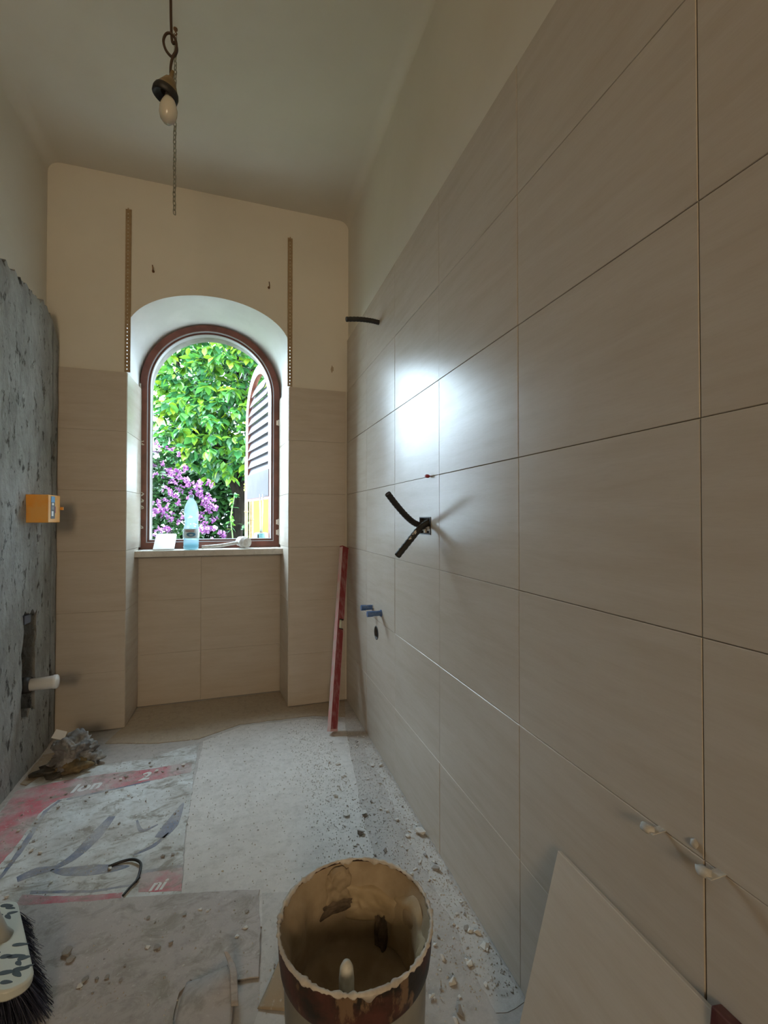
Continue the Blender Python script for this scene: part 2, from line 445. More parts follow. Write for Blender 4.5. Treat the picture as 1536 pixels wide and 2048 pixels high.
# broken grey render on the left wall, torn off level at about 2.2 m
def render_patch():
    nz_lo = 34; zcut = 1.70; ny = 130; y0, y1 = YB, 2.792
    ys = [y0 + (2.0 - y0) * i / 40 for i in range(40)] + [2.0 + (y1 - 2.0) * i / (ny - 40) for i in range(ny - 40 + 1)]
    for q in (2.39, 2.53):
        j = min(range(len(ys)), key=lambda i: abs(ys[i] - q)); ys[j] = q
    zs = [zcut * k / nz_lo for k in range(nz_lo + 1)]
    for q in (.26, .72):
        j = min(range(len(zs)), key=lambda i: abs(zs[i] - q)); zs[j] = q
    def top(y):
        t = 2.205 + .030 * noise.noise(Vector((y * 7, 3, 0))) + .030 * noise.noise(Vector((y * 27, 9, 0))) + .016 * noise.noise(Vector((y * 80, 5, 0)))
        if y > 2.72: t -= .9 * (y - 2.72) * (1 + 6 * (y - 2.72))
        return t
    V = []; nr = nz_lo + 1 + 10; F = []
    for y in ys:
        t = top(y)
        for k in range(nr):
            z = zs[k] if k <= nz_lo else zcut + (t - zcut) * (k - nz_lo) / 10
            x = XC + .005 * noise.noise(Vector((0, y * 6, z * 5))) + .002 * noise.noise(Vector((2, y * 30, z * 24)))
            x += .006 * max(0, noise.noise(Vector((5, y * 3, z * 2.2))))
            if 2.700 < y < 2.722: x -= .016
            elif y >= 2.722: x -= .006
            if k == nr - 1: x -= .012
            yy = y
            if (abs(y - 2.39) < 1e-4 or abs(y - 2.53) < 1e-4) and .24 < z < .74: yy += .022 * noise.noise(Vector((y * 9, z * 23, 2)))
            if (abs(z - .26) < 1e-4 or abs(z - .72) < 1e-4) and 2.38 < y < 2.54: z += .03 * noise.noise(Vector((y * 40, z * 3, 6)))
            V.append((x, yy, z))
    hole = lambda i, k: ys[i] > 2.389 and ys[i+1] < 2.531 and k < nz_lo and zs[k] > .259 and zs[k+1] < .721
    holes = set()
    for i in range(len(ys) - 1):
        for k in range(nr - 1):
            if hole(i, k): holes.add((i, k)); continue
            F.append((i*nr+k, (i+1)*nr+k, (i+1)*nr+k+1, i*nr+k+1))
    mb = MB().add(V, F); b = len(mb.V)
    # torn top and end faces back to the plaster
    for i in range(len(ys) - 1):
        p, q = V[i*nr+nr-1], V[(i+1)*nr+nr-1]
        mb.add([p, q, (XL + .0005, q[1], q[2] + .006), (XL + .0005, p[1], p[2] + .006)], [(0, 1, 2, 3)])
    for k in range(nr - 1):
        p, q = V[(len(ys)-1)*nr+k], V[(len(ys)-1)*nr+k+1]
        mb.add([p, q, (XL + .0005, q[1], q[2]), (XL + .0005, p[1], p[2])], [(0, 1, 2, 3)])
    # sides of the chased slot, ragged
    if holes:
        i0 = min(i for i, k in holes); i1 = max(i for i, k in holes) + 1; k0 = min(k for i, k in holes); k1 = max(k for i, k in holes) + 1
        loop = [(i, k0) for i in range(i0, i1)] + [(i1, k) for k in range(k0, k1)] + [(i, k1) for i in range(i1, i0, -1)] + [(i0, k) for k in range(k1, k0, -1)]
        for a in range(len(loop)):
            p = V[loop[a][0]*nr + loop[a][1]]; q = V[loop[(a+1) % len(loop)][0]*nr + loop[(a+1) % len(loop)][1]]
            mb.add([p, q, (XL + .001, q[1], q[2]), (XL + .001, p[1], p[2])], [(0, 1, 2, 3)])
    o = mk('concrete_render', mb.me('concrete_render'), M['concrete'], wall_left); smooth_angle(o, 28)
    # ragged mortar left inside the slot
    s = MB()
    for t in range(9):
        zc = .29 + t * .05; yc = 2.46 + .035 * math.sin(t * 2.1)
        if .33 < zc < .46: continue
        g = bmesh.new(); bmesh.ops.create_icosphere(g, subdivisions=2, radius=1)
        for v in g.verts:
            d = 1 + .5 * noise.noise(v.co * 2 + Vector((t, 0, 0)))
            v.co = Vector((XL + .018 + v.co.x * .016 * d, yc + v.co.y * .030 * d, zc + v.co.z * .030 * d))
        s.add([v.co for v in g.verts], [tuple(v.index for v in f.verts) for f in g.faces]); g.free()
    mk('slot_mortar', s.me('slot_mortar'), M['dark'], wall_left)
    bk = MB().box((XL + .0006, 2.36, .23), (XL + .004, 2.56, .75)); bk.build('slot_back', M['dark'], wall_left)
render_patch()

# ------------------------------------------------------------------ the window with its frame, sill and open shutter
win = empty('window_1', (CXF, YF, .955), kind='structure')
def ring(outer, inner, y0, y1):
    n = len(outer); mb = MB()
    V = [(x, y0, z) for x, z in outer] + [(x, y0, z) for x, z in inner] + [(x, y1, z) for x, z in outer] + [(x, y1, z) for x, z in inner]
    F = []
    for i in range(n):
        j = (i + 1) % n
        F += [(i, j, n+j, n+i), (2*n+j, 2*n+i, 3*n+i, 3*n+j), (n+i, n+j, 3*n+j, 3*n+i), (j, i, 2*n+i, 2*n+j)]
    return mb.add(V, F)
def closed_arch(cx, hw, zb): return arch(cx, hw, 1.985, hw, zb, 48)
o = ring(closed_arch(CXF, .427, .957), closed_arch(CXF, .385, 1.000), 3.135, 3.198).build('window_frame', M['frame'], win); smooth_angle(o, 35)
o = ring(closed_arch(CXF, .387, .998), closed_arch(CXF, .372, 1.013), 3.152, 3.196).build('inner_bead', M['frame'], win); smooth_angle(o, 35)
o = ring(closed_arch(CXF, .388, .997), closed_arch(CXF, .3835, 1.0015), 3.1335, 3.150).build('gasket', M['gasket'], win); smooth_angle(o, 35)
o = ring(closed_arch(CXF, .374, 1.011), closed_arch(CXF, .3700, 1.015), 3.150, 3.1955).build('gasket', M['gasket'], win); smooth_angle(o, 35)
sill = MB().box((-.584, 2.985, .918), (.290, 3.134, .955)).build('window_sill', M['sill'], win, bevel=.003)
MB().box((-.545, 3.2, .9555), (.238, 3.60, .968)).build('outer_sill', M['sill'], win)
for z in (1.80, 1.125, 1.055):
    h = MB(); h.tube([(.262, 3.130, z - .02), (.262, 3.130, z + .02)], .006, 10); h.box((.246, 3.131, z - .016), (.260, 3.136, z + .016))
    h.build('hinge', M['steel'], win)
# foam and filler squeezed out along the frame
s = MB()
P = []
for k in range(70):
    z = .97 + k * .0148
    P.append((-.583 + .004 * noise.noise(Vector((z * 30, 0, 0))), 3.128 + .004 * noise.noise(Vector((z * 40, 4, 0))), z))
s.tube(P, [.006 + .005 * noise.noise(Vector((p[2] * 50, 7, 1))) for p in P], 7)
for zc in (1.30, 1.26, 1.22, 1.62, 1.1):
    Q = [(-.572 + .012 * math.sin(a * 1.7 + zc * 9), 3.1325, zc + .012 * math.cos(a)) for a in [i * .7 for i in range(8)]]
    s.tube(Q, .003, 6)
o = s.build('filler_bead', M['foam'], win, True)
# open shutter: one arched leaf swung outwards on its right-hand hinges
M['shut'] = plain('shutter_grey_sheen', (.050, .043, .050), .5, c2=(.062, .053, .060), scale=10, spec=.25)  # grey-lilac paints the sky's reflection into the brown slats
sh = empty('shutter', (0, 0, 0)); sh.parent = win; sh.matrix_parent_inverse = Matrix.Translation(win.location).inverted()
hg = Vector((.243, 3.372, 0)); ud = Vector((-.205, .979, 0)).normalized(); nd = Vector((ud.y, -ud.x, 0))
SM = Matrix(((ud.x, -nd.x, 0, hg.x), (ud.y, -nd.y, 0, hg.y), (0, 0, 1, 0), (0, 0, 0, 1)))
def shp(mb, name, mat, smooth=False):
    me = mb.xf(SM).me(name); ob = bpy.data.objects.new(name, me); C.objects.link(ob); me.materials.append(mat); ob.parent = sh
    if smooth: smooth_angle(ob, 35)
    return ob
shp(ring(closed_arch(.39, .390, 1.30), closed_arch(.39, .318, 1.52), -.018, .018), 'leaf_frame', M['frame'], True)
shp(ring(closed_arch(.39, .3935, 1.2965), closed_arch(.39, .3865, 1.3035), -.0195, .0195), 'edge_strip', M['gasket'], True)
shp(MB().box((0, -.018, .985), (.060, .018, 1.2999)), 'hinge_stile', M['frame'])
k = 0
z = 1.545
while z < 2.285:
    dz = z - 1.985
    hw = .318 if dz < 0 else math.sqrt(max(.318**2 - (dz + .03)**2, 0.0))
    if hw > .05:
        a = R(18)
        m_ = MB().box((-hw, -.004, -.046), (hw, .004, .046)).xf(Matrix.Translation((.39, 0, z)) @ Matrix.Rotation(a, 4, 'X'))
        shp(m_, 'slat', M['shut'])
    z += .0735
shp(MB().box((.05, -.021, 1.315), (.73, .021, 1.515)), 'lower_panel', M['shut'])

# ------------------------------------------------------------------ fittings on the right wall
def conduit(label, P, r, spots=0):
    Q = spline(P, 8); mb = MB(); L = 0; prof = []
    for i in range(len(Q)):
        prof.append(r * (1 + (.07 if i % 2 else -.05)))
    mb.tube(Q, prof, 14, caps=False)
    d = (Q[-1] - Q[-3]).normalized()
    t = empty('cable_conduit', P[0], label=label, cat='conduit')
    o = mb.build('tube', M['black'], t, True)
    e = MB(); e.tube([Q[-1] - d * .001, Q[-1] - d * .012], [r * .8, r * .8], 12); e.build('bore', M['dark'], t)
    # cut lip
    l = MB(); l.tube([Q[-1] - d * .002, Q[-1] + d * .001], [r * 1.03, r * .98], 14, caps=False); l.build('lip', M['black'], t)
    if spots:
        f = MB()
        for i in range(spots):
            q = Q[int(len(Q) * (.48 + .12 * i))]; u = Vector((-.45, -.75, .25)).normalized(); w = d.cross(u).normalized()
            V = []
            for k in range(9):
                a = 2 * PI * k / 9; rr = (.007 - .002 * i) * (1 + .3 * math.sin(3 * a))
                V.append(q + u * (r * 1.08) + d * rr * math.cos(a) * 1.5 + w * rr * math.sin(a) * .7)
            f.add(V, [tuple(range(9))])
        f.build('plaster_splash', M['chip'], t)
    return t
jb = empty('junction_box', (XR + .006, 1.5375, 1.1225), label='recessed electrical box set in the tiled wall with conduits', cat='junction box')
mb = MB(); y0, y1, z0, z1 = BOX; w = .004
for a, b in (((y0, z0), (y1, z0 + w)), ((y0, z1 - w), (y1, z1)), ((y0, z0 + w), (y0 + w, z1 - w)), ((y1 - w, z0 + w), (y1, z1 - w))):
    mb.box((XR - .003, a[0], a[1]), (XR + .0098, b[0], b[1]))
mb.build('collar', M['black'], jb)
MB().box((XR + .0085, y0 + w, z0 + w), (XR + .0099, y1 - w, z1 - w)).build('back_plate', M['dark'], jb)
g = MB()
for k in range(5):
    g.box((XR + .001, y0 + .008 + k * .017, z0 + .006 + .008 * (k % 3)), (XR + .0084, y0 + .02 + k * .017, z0 + .02 + .01 * (k % 3)))
g.build('mortar_dab', M['chip'], jb)
conduit('black flexible conduit curving upwards out of the wall box', [(XR + .004, 1.560, 1.118), (.622, 1.552, 1.133), (.580, 1.532, 1.160), (.535, 1.512, 1.200), (.500, 1.498, 1.236)], .0110)
conduit('black flexible conduit with plaster splashes drooping from the wall box', [(XR + .004, 1.512, 1.136), (.628, 1.507, 1.116), (.580, 1.494, 1.070), (.530, 1.480, 1.020)], .0115, 2)
conduit('short black conduit sticking out high on the tiled wall near the corner', [(XR, 2.113, 2.118), (.62, 2.113, 2.122), (.56, 2.113, 2.121), (.494, 2.113, 2.112)], .0115)

def plug(label, y, z, L):
    t = empty('pipe_plug', (XR, y, z), label=label, cat='pipe plug')
    mb = MB(); x = XR
    mb.tube([(x, y, z), (x - L * .55, y, z)], .0125, 20)
    mb.build('body', M['blue'], t); 
    h = MB(); h.tube([(x - L * .55, y, z), (x - L * .62, y, z), (x - L, y, z)], [.0125, .0145, .0145], 8); h.build('hex_head', M['blue'], t)
    f = MB(); f.tube([(x - .001, y, z), (x - .006, y, z)], .0165, 20); f.build('flange', M['steel'] if L < .07 else M['blue'], t)
plug('blue plastic plug on the water outlet next to the red spirit level', 2.216, .695, .064)
plug('blue plastic plug on the water outlet above the round drain', 2.072, .693, .072)
dr = empty('drain_outlet', (XR, DRN[0], DRN[1]), label='round open waste pipe outlet in the tiled wall below the blue plugs', cat='drain')
mb = MB(); n = 32; V = []
prof = [(.034, .0075), (.034, -.002), (.029, -.003), (.028, .0075)]
for r_, dx in prof:
    for k in range(n):
        a = 2 * PI * k / n; V.append((XR + dx, DRN[0] + r_ * math.cos(a), DRN[1] + r_ * math.sin(a)))
mb.add(V, [(i*n+k, i*n+(k+1) % n, (i+1)*n+(k+1) % n, (i+1)*n+k) for i in range(3) for k in range(n)])
mb.build('seal_ring', plain('rubber', (.05, .05, .05), .6), dr, True)
mb = MB(); V = [(XR + .0088, DRN[0] + .0285 * math.cos(2*PI*k/n), DRN[1] + .0285 * math.sin(2*PI*k/n)) for k in range(n)]
mb.add(V + [(XR + .0098, v[1], v[2]) for v in V], [tuple(range(n)), tuple(range(n, 2*n))] + [(k, (k+1) % n, n+(k+1) % n, n+k) for k in range(n)]); mb.build('bore', M['black'], dr)

# levelling clips left in the joints
def clip(label, y, z, L, mat, drop=0):
    t = empty('tile_clip', (XR, y, z), label=label, cat='tile clip')
    g = bmesh.new(); bmesh.ops.create_icosphere(g, subdivisions=2, radius=1)
    for v in g.verts:
        d = 1 + .45 * noise.noise(v.co * 2.3 + Vector((y * 9, z * 7, 0)))
        v.co = Vector((XR - L * .80 + v.co.x * .009 * d, y + .012 + v.co.y * .012 * d, z + v.co.z * .0065 * d))
    m_ = MB().add([v.co for v in g.verts], [tuple(v.index for v in f.verts) for f in g.faces]); g.free()
    m_.build('head', mat, t, True)
    s_ = MB().box((XR - L, y - .003, z - .0007), (XR + .0005, y + .010, z + .0007)); s_.build('stem', mat, t)
M['clipw'] = plain('clip_dusty', (.60, .58, .54), .7, c2=(.45, .42, .38), scale=60)
clip('whitish tile clip in the joint, close above the leaning tile', .559, .646, .030, M['clipw'])
clip('whitish tile clip in the joint nearer the door end of the wall', .465, .646, .032, M['clipw'])
M['clipr'] = plain('clip_red', (.35, .03, .03), .5)
clip('small red tile clip broken off in the joint above the electrical box', 1.482, 1.302, .014, M['clipr'])
g = bmesh.new(); bmesh.ops.create_icosphere(g, subdivisions=2, radius=1)
for v in g.verts:
    d = 1 + .4 * noise.noise(v.co * 2); v.co = Vector((XR - .003 + v.co.x * .005 * d, .508 + v.co.y * .006 * d, .660 + v.co.z * .007 * d))
me = bpy.data.meshes.new('mortar_blob'); g.to_mesh(me); g.free(); me.shade_smooth()
tag(mk('mortar_blob', me, M['clipw']), 'little blob of mortar stuck on the tile joint between two clips', 'mortar blob')

# ------------------------------------------------------------------ end wall fittings: corner beads, hooks
def corner_bead(label, xc, sgn, z0, z1):
    t = empty('corner_bead', (xc, YW, z0), label=label, cat='corner bead')
    w = .027; y0, y1 = YW - .0030, YW - .0006
    mb = MB(); n = int((z1 - z0) / .0205); st_ = (z1 - z0) / n
    mb.box((xc - w/2, y0, z0), (xc - w/2 + .0095, y1, z1)); mb.box((xc + w/2 - .0115, y0, z0), (xc + w/2, y1, z1))
    for k in range(n + 1):
        z = min(z0 + k * st_, z1 - .006); mb.box((xc - w/2 + .0095, y0, z), (xc + w/2 - .0115, y1, z + .0135))
    mb.build('perforated_strip', M['bead'], t)
    n_ = MB(); x = xc + sgn * w / 2; n_.tube([(x, YW - .003, z0), (x, YW - .003, z1)], .0028, 8); n_.build('nose', M['bead'], t)
corner_bead('perforated corner bead running up the end wall beside the rough concrete', -.589, 1, 1.962, 2.875)
corner_bead('perforated corner bead running up the end wall near the tiled wall', .302, -1, 1.962, 2.885)
def hook(label, x, z):
    t = empty('wall_hook', (x, YW, z), label=label, cat='hook')
    MB().tube(spline([(x, YW - .0005, z), (x, YW - .018, z - .004), (x + .002, YW - .028, z + .002), (x, YW - .03, z + .022)], 5), .0028, 8).build('shank', M['rust'], t, True)
    MB().tube([(x, YW - .0003, z), (x, YW - .005, z)], .007, 12).build('dowel', M['rust'], t)
hook('rusty screw hook in the end wall on the concrete side above the arch', -.462, 2.547)
hook('rusty screw hook in the end wall on the tiled side above the arch', .173, 2.556)
# bare spot where plaster has flaked
V = [(.566 + .008 * math.cos(a) * (1 + .3 * math.sin(2.3 * a)), YW - .0006, 2.098 + .022 * math.sin(a) * (1 + .3 * math.cos(3 * a))) for a in [2*PI*k/14 for k in range(14)]]
mb = MB().add(V + [(v[0], YW - .0002, v[2]) for v in V], [tuple(range(14)), tuple(range(14, 28))] + [(k, (k+1) % 14, 14+(k+1) % 14, 14+k) for k in range(14)])
mb.build('flaked_spot', plain('bare_plaster', (.42, .33, .23), .95), wall_end)

# ------------------------------------------------------------------ left wall: orange box, pipe stub
ob = empty('wall_box', (XC, 2.49, 1.13), label='orange plastic installation box with a blue and black sticker on the concrete wall', cat='wall box')
MB().box((XC - .010, 2.418, 1.130), (-.8205, 2.560, 1.258)).build('body', M['orange'], ob, bevel=.003)
MB().box((-.8204, 2.5605, 1.190), (-.808, 2.566, 1.204)).build('tab', M['orange'], ob)
x = -.8200
stk = MB().box((x, 2.445, 1.148), (x + .0006, 2.492, 1.252)).build('sticker', plain('sticker_black', (.02, .022, .028), .5), ob)
MB().box((x + .0006, 2.448, 1.224), (x + .0010, 2.489, 1.2515)).build('sticker_field', plain('sticker_blue', (.10, .34, .62), .5), stk)
MB().box((x + .0006, 2.456, 1.210), (x + .0010, 2.480, 1.221)).build('sticker_field', M['white_pl'], stk)
MB().box((x + .0006, 2.452, 1.190), (x + .0010, 2.482, 1.206)).build('sticker_field', plain('sticker_grey', (.17, .16, .17), .5), stk)
MB().box((x + .0006, 2.453, 1.160), (x + .0010, 2.474, 1.183)).build('sticker_field', M['white_pl'], stk)
MB().box((x, 2.4935, 1.175), (x + .0006, 2.503, 1.205)).build('sticker_stripe', plain('sticker_red', (.45, .06, .05), .5), ob)
wp = empty('waste_pipe', (XL + .02, 2.45, .40), label='white capped waste pipe stub sticking out of the slot in the concrete wall', cat='pipe')
q = Vector((1, .05, .03)).normalized(); p0 = Vector((XL + .035, 2.448, .392))
MB().tube([p0, p0 + q * .045], [.036, .036], 28).build('collar', M['black'], wp, True)
p1 = p0 + q * .045
MB().tube([p1, p1 + q * .085, p1 + q * .088, p1 + q * .10, p1 + q * .104, p1 + q * .104], [.027, .029, .031, .031, .028, .0001], 28).build('cap', M['white_pl'], wp, True)
cp = MB(); cp.tube([(XL + .03, 2.425, .46), (XL + .032, 2.425, .60)], .009, 10)
tag(cp.build('copper_pipe', plain('pipe_sleeve', (.30, .10, .05), .6, c2=(.40, .2, .1), scale=30), None, True), 'reddish sleeved water pipe inside the slot of the concrete wall', 'pipe')
tag(MB().box((XL + .035, 2.45, .665), (XL + .055, 2.515, .705)).build('pipe_bracket', plain('bracket_grey', (.16, .17, .21), .6), None, bevel=.003), 'grey bracket at the top of the slot in the concrete wall', 'bracket')

# ------------------------------------------------------------------ hanging lamp and chain
lp = empty('pendant_lamp', (-.162, 1.2, H), label='bare bulb in a small cone holder hanging on a knotted brown cord', cat='lamp')
lx, ly = -.162, 1.20
Q = [(lx, ly, H - .001), (lx + .001, ly, 2.9), (lx - .002, ly, 2.6), (lx + .001, ly, 2.345), (lx + .010, ly + .004, 2.328), (lx + .013, ly + .004, 2.308), (lx + .004, ly, 2.286),
     (lx - .010, ly - .004, 2.294), (lx - .016, ly - .004, 2.316), (lx - .010, ly - .003, 2.336), (lx + .001, ly - .003, 2.340), (lx + .011, ly - .005, 2.326), (lx + .013, ly - .005, 2.302), (lx + .005, ly - .003, 2.284), (lx, ly, 2.26), (lx, ly, 2.232)]
MB().tube(spline(Q, 7), .0031, 8).build('cord', M['cord'], lp, True)
TM = Matrix.Translation((lx, ly, 2.232)) @ Matrix.Rotation(R(16), 4, 'Y') @ Matrix.Rotation(R(4), 4, 'X')
MB().lathe([(.004, .018), (.0055, .0), (.012, -.004), (.020, -.020), (.027, -.034)], 32).xf(TM).build('holder', M['brass'], lp, True)
MB().lathe([(.0274, -.033), (.0295, -.040), (.0290, -.050), (.0255, -.052), (.020, -.044), (.012, -.040)], 32).xf(TM).build('skirt', M['black'], lp, True)
BMx = Matrix.Translation((lx + .001, ly, 2.232)) @ Matrix.Rotation(R(4), 4, 'Y')
MB().lathe([(.010, -.040), (.011, -.052), (.0165, -.064), (.0205, -.078), (.0205, -.090), (.017, -.103), (.010, -.112), (.0001, -.115)], 32).xf(BMx).build('bulb', M['bulb'], lp, True)

ch = empty('hanging_chain', (-.240, 1.896, H), label='thin metal chain hanging straight down from a ceiling hook behind the bulb', cat='chain')
MB().tube(spline([(-.24, 1.896, H - .001), (-.24, 1.896, H - .012), (-.235, 1.896, H - .019), (-.24, 1.896, H - .026), (-.245, 1.896, H - .021)], 5), .0022, 8).build('hook', M['rust'], ch, True)
MB().tube([(-.24, 1.896, H - .0005), (-.24, 1.896, H - .004)], .008, 14).build('hook_plate', M['rust'], ch)
lm = MB(); a_, b_ = .0052, .0105; P = []
for k in range(14):
    a = 2 * PI * k / 14; P.append((a_ * math.cos(a), 0, (b_ - a_) * (1 if math.sin(a) > 0 else -1) * (1 if abs(math.sin(a)) > .05 else 0) + a_ * math.sin(a)))
lm.tube(P, .0020, 6, closed=True); link_me = lm.me('link', True); link_me.materials.append(M['galv'])
z = H - .034; k = 0
while z > 2.325:
    o = mk('link', link_me, None, ch); o.matrix_basis = Matrix.Translation((-.24 + .0006 * math.sin(k), 1.896, z)) @ Matrix.Rotation(R(45 + 90 * (k % 2)), 4, 'Z') @ Matrix.Rotation(random.uniform(-.08, .08), 4, 'Y')
    z -= .0172; k += 1

# ------------------------------------------------------------------ spirit level leaning in the corner
b0 = Vector((.481, 2.375, .0)); t0 = Vector((.632, 2.748, .982)); ax = (t0 - b0).normalized(); LL = (t0 - b0).length
nf = (Vector((-.05, -1.0, .0))).normalized(); nf = (nf - ax * nf.dot(ax)).normalized(); sd_ = ax.cross(nf).normalized()
LM = Matrix(((sd_.x, nf.x, ax.x, b0.x), (sd_.y, nf.y, ax.y, b0.y), (sd_.z, nf.z, ax.z, b0.z), (0, 0, 0, 1)))
lv = empty('spirit_level', b0, label='long red spirit level leaning in the corner of tiled walls', cat='spirit level')
RZ = Matrix.Rotation(R(-38), 4, 'Z')
def lvb(a, b, name, mat, bev=0, par=None):
    me = MB().box(a, b).xf(Matrix.Translation((0, 0, .016)) @ RZ).me(name); me.transform(LM)
    return mk(name, me, mat, par or lv)
h1 = LL * .53; vy0, vy1 = h1 - .030, h1 + .030
lvb((-.027, -.010, .012), (.027, .010, vy0), 'body', M['red_paint']); lvb((-.027, -.010, vy1), (.027, .010, LL - .035), 'body', M['red_paint'])
lvb((-.027, -.010, vy0), (-.012, .010, vy1), 'bridge', M['red_paint'])
lvb((-.0285, -.0115, .012), (-.027, .0115, LL - .035), 'edge_rail', M['alu']); lvb((.027, -.0115, .012), (.0285, .0115, vy0), 'edge_rail', M['alu']); lvb((.027, -.0115, vy1), (.0285, .0115, LL - .035), 'edge_rail', M['alu'])
lvb((-.029, -.012, 0), (.029, .012, .012), 'end_cap', M['alu']); lvb((-.029, -.012, LL - .035), (.029, .012, LL - .028), 'end_cap', M['red_paint'])
M['vial'] = plain('vial', (.62, .66, .52), .2)
V_ = MB().tube([(.008, 0, vy0 + .006), (.008, 0, vy1 - .006)], .0075, 16).xf(Matrix.Translation((0, 0, .016)) @ RZ).me('vial', True); V_.transform(LM); mk('vial', V_, M['vial'], lv)
for zz in (vy0, vy1 - .006): lvb((-.012, -.0095, zz), (.026, .0095, zz + .006), 'vial_mount', M['black'])

# ------------------------------------------------------------------ things on the sill
ZS = .9552
def slab(name, label, cat, corners, th, mat, rc=0):
    a, b, c, d = [Vector(p) for p in corners]; u = (b - a); v = (d - a); n = u.cross(v).normalized()
    W, Hh = u.length, v.length; u.normalize(); v = n.cross(u)
    P = [(0, 0), (W, 0)]
    for (cx, cy, s0) in ((W - rc, Hh - rc, 0), (rc, Hh - rc, PI / 2)):
        for k in range(5):
            t = s0 + k * PI / 8; P.append((cx + rc * math.cos(t), cy + rc * math.sin(t)))
    Mx = Matrix(((u.x, v.x, n.x, a.x), (u.y, v.y, n.y, a.y), (u.z, v.z, n.z, a.z), (0, 0, 0, 1)))
    o = MB().prism(P, 0, th).xf(Mx).build(name, mat, bevel=.0012); return tag(o, label, cat)
slab('tile_offcut', 'white tile offcut leaning on the window frame beside the water bottle', 'tile', [(-.485, 3.000, ZS + .003), (-.368, 3.000, ZS + .003), (-.352, 3.123, ZS + .092), (-.469, 3.123, ZS + .092)], .007, plain('white_glaze', (.82, .83, .84), .2), .014)

def bottle():
    t = empty('water_bottle', (-.277, 3.045, ZS), label='clear plastic water bottle with a blue paper label standing on the sill', cat='bottle')
    c = (-.277, 3.045, ZS)
    m, nt, b = newmat('clear_pet'); b.inputs['Base Color'].default_value = (.72, .90, .97, 1); b.inputs['Roughness'].default_value = .08
    b.inputs['IOR'].default_value = 1.15
    tr = N(nt, 'ShaderNodeBsdfTransparent', i0=(.86, .95, .98, 1)); mx = N(nt, 'ShaderNodeMixShader', i0=.22)
    tl = N(nt, 'ShaderNodeBsdfTranslucent', i0=(.70, .92, 1.0, 1)); m3 = N(nt, 'ShaderNodeMixShader', i0=.17)
    nt.links.new(tr.outputs[0], mx.inputs[1]); nt.links.new(b.outputs[0], mx.inputs[2])
    nt.links.new(mx.outputs[0], m3.inputs[1]); nt.links.new(tl.outputs[0], m3.inputs[2]); nt.links.new(m3.outputs[0], nt.nodes['Material Output'].inputs[0])
    pr = [(.0001, .004), (.030, .002), (.041, .004), (.0445, .014), (.0445, .022), (.0425, .027), (.0445, .032), (.0445, .058), (.0430, .063), (.0445, .068), (.0465, .085), (.0465, .125), (.0440, .138), (.0405, .150), (.0395, .165), (.0405, .185),
          (.0420, .205), (.0425, .225), (.0415, .245), (.0385, .265), (.0325, .285), (.0240, .302), (.0155, .314), (.0130, .320), (.0130, .326)]
    def dent(i, a, r, z):
        return r * (1 + .055 * noise.noise(Vector((math.cos(a) * 1.6, math.sin(a) * 1.6, z * 26)))), z
    MB().lathe(pr, 40, c, dent).build('body', m, t, True)
    MB().lathe([(.0001, .341), (.0135, .341), (.0150, .339), (.0150, .324), (.0135, .323)], 28, c).build('cap', plain('cap_blue', (.45, .72, .82), .4), t, True)
    wl = [(.0455, .072), (.0473, .085), (.0473, .125), (.0462, .130)]
    lb = MB().lathe(wl, 40, c, dent).build('label', plain('label_paper', (.50, .66, .74), .5, c2=(.62, .74, .79), scale=20), t, True)
    # printed blue emblem and grey heading on the label
    def patch(a0, a1, z0, z1, name, mat, round_=False):
        V = []; n1, n2 = 12, 6; mb = MB()
        for i in range(n1 + 1):
            for j in range(n2 + 1):
                u_, v_ = i / n1 * 2 - 1, j / n2 * 2 - 1
                if round_: v_ *= math.sqrt(max(0, 1 - u_ * u_ * .98))
                a = (a0 + a1) / 2 + (a1 - a0) / 2 * u_; zz = (z0 + z1) / 2 + (z1 - z0) / 2 * v_
                rr = .0473 * (1 + .055 * noise.noise(Vector((math.cos(a) * 1.6, math.sin(a) * 1.6, zz * 26)))) + .0006
                V.append((c[0] + rr * math.cos(a), c[1] + rr * math.sin(a), c[2] + zz))
        F = [(i*(n2+1)+j, (i+1)*(n2+1)+j, (i+1)*(n2+1)+j+1, i*(n2+1)+j+1) for i in range(n1) for j in range(n2)]
        o = MB().add(V, F).build(name, mat, None, True); o.parent = lb
    fr = R(-86)
    patch(fr - .55, fr + .55, .082, .108, 'emblem', plain('ink_blue', (.05, .22, .42), .5), True)
    patch(fr - .25, fr + .25, .088, .098, 'emblem_window', plain('ink_pale', (.45, .62, .72), .5), True)
    patch(fr - .75, fr + .35, .113, .120, 'heading', plain('ink_red', (.35, .20, .24), .5))
    m2, nt2, b2 = newmat('water'); b2.inputs['Base Color'].default_value = (.55, .85, .92, 1); b2.inputs['Roughness'].default_value = .05
    tr = N(nt2, 'ShaderNodeBsdfTransparent', i0=(.62, .88, .93, 1)); mx = N(nt2, 'ShaderNodeMixShader', i0=.35)
    nt2.links.new(tr.outputs[0], mx.inputs[1]); nt2.links.new(b2.outputs[0], mx.inputs[2]); nt2.links.new(mx.outputs[0], nt2.nodes['Material Output'].inputs[0])
    MB().lathe([(.0001, .006), (.037, .007), (.0405, .018), (.0400, .040), (.0001, .040)], 32, c).build('water', m2, t, True)
bottle()
mt = empty('mallet', (-.09, 3.06, ZS), label='plaster-covered mallet lying on the sill beside the water bottle', cat='mallet')
M['plastered'] = plain('plaster_coated', (.60, .58, .55), .9, c2=(.42, .39, .36), scale=40, lo=.45, hi=.68, bmp=.5)
hp = spline([(-.215, 3.030, ZS + .013), (-.17, 3.036, ZS + .017), (-.10, 3.050, ZS + .022), (-.03, 3.064, ZS + .033), (.02, 3.075, ZS + .040)], 5)
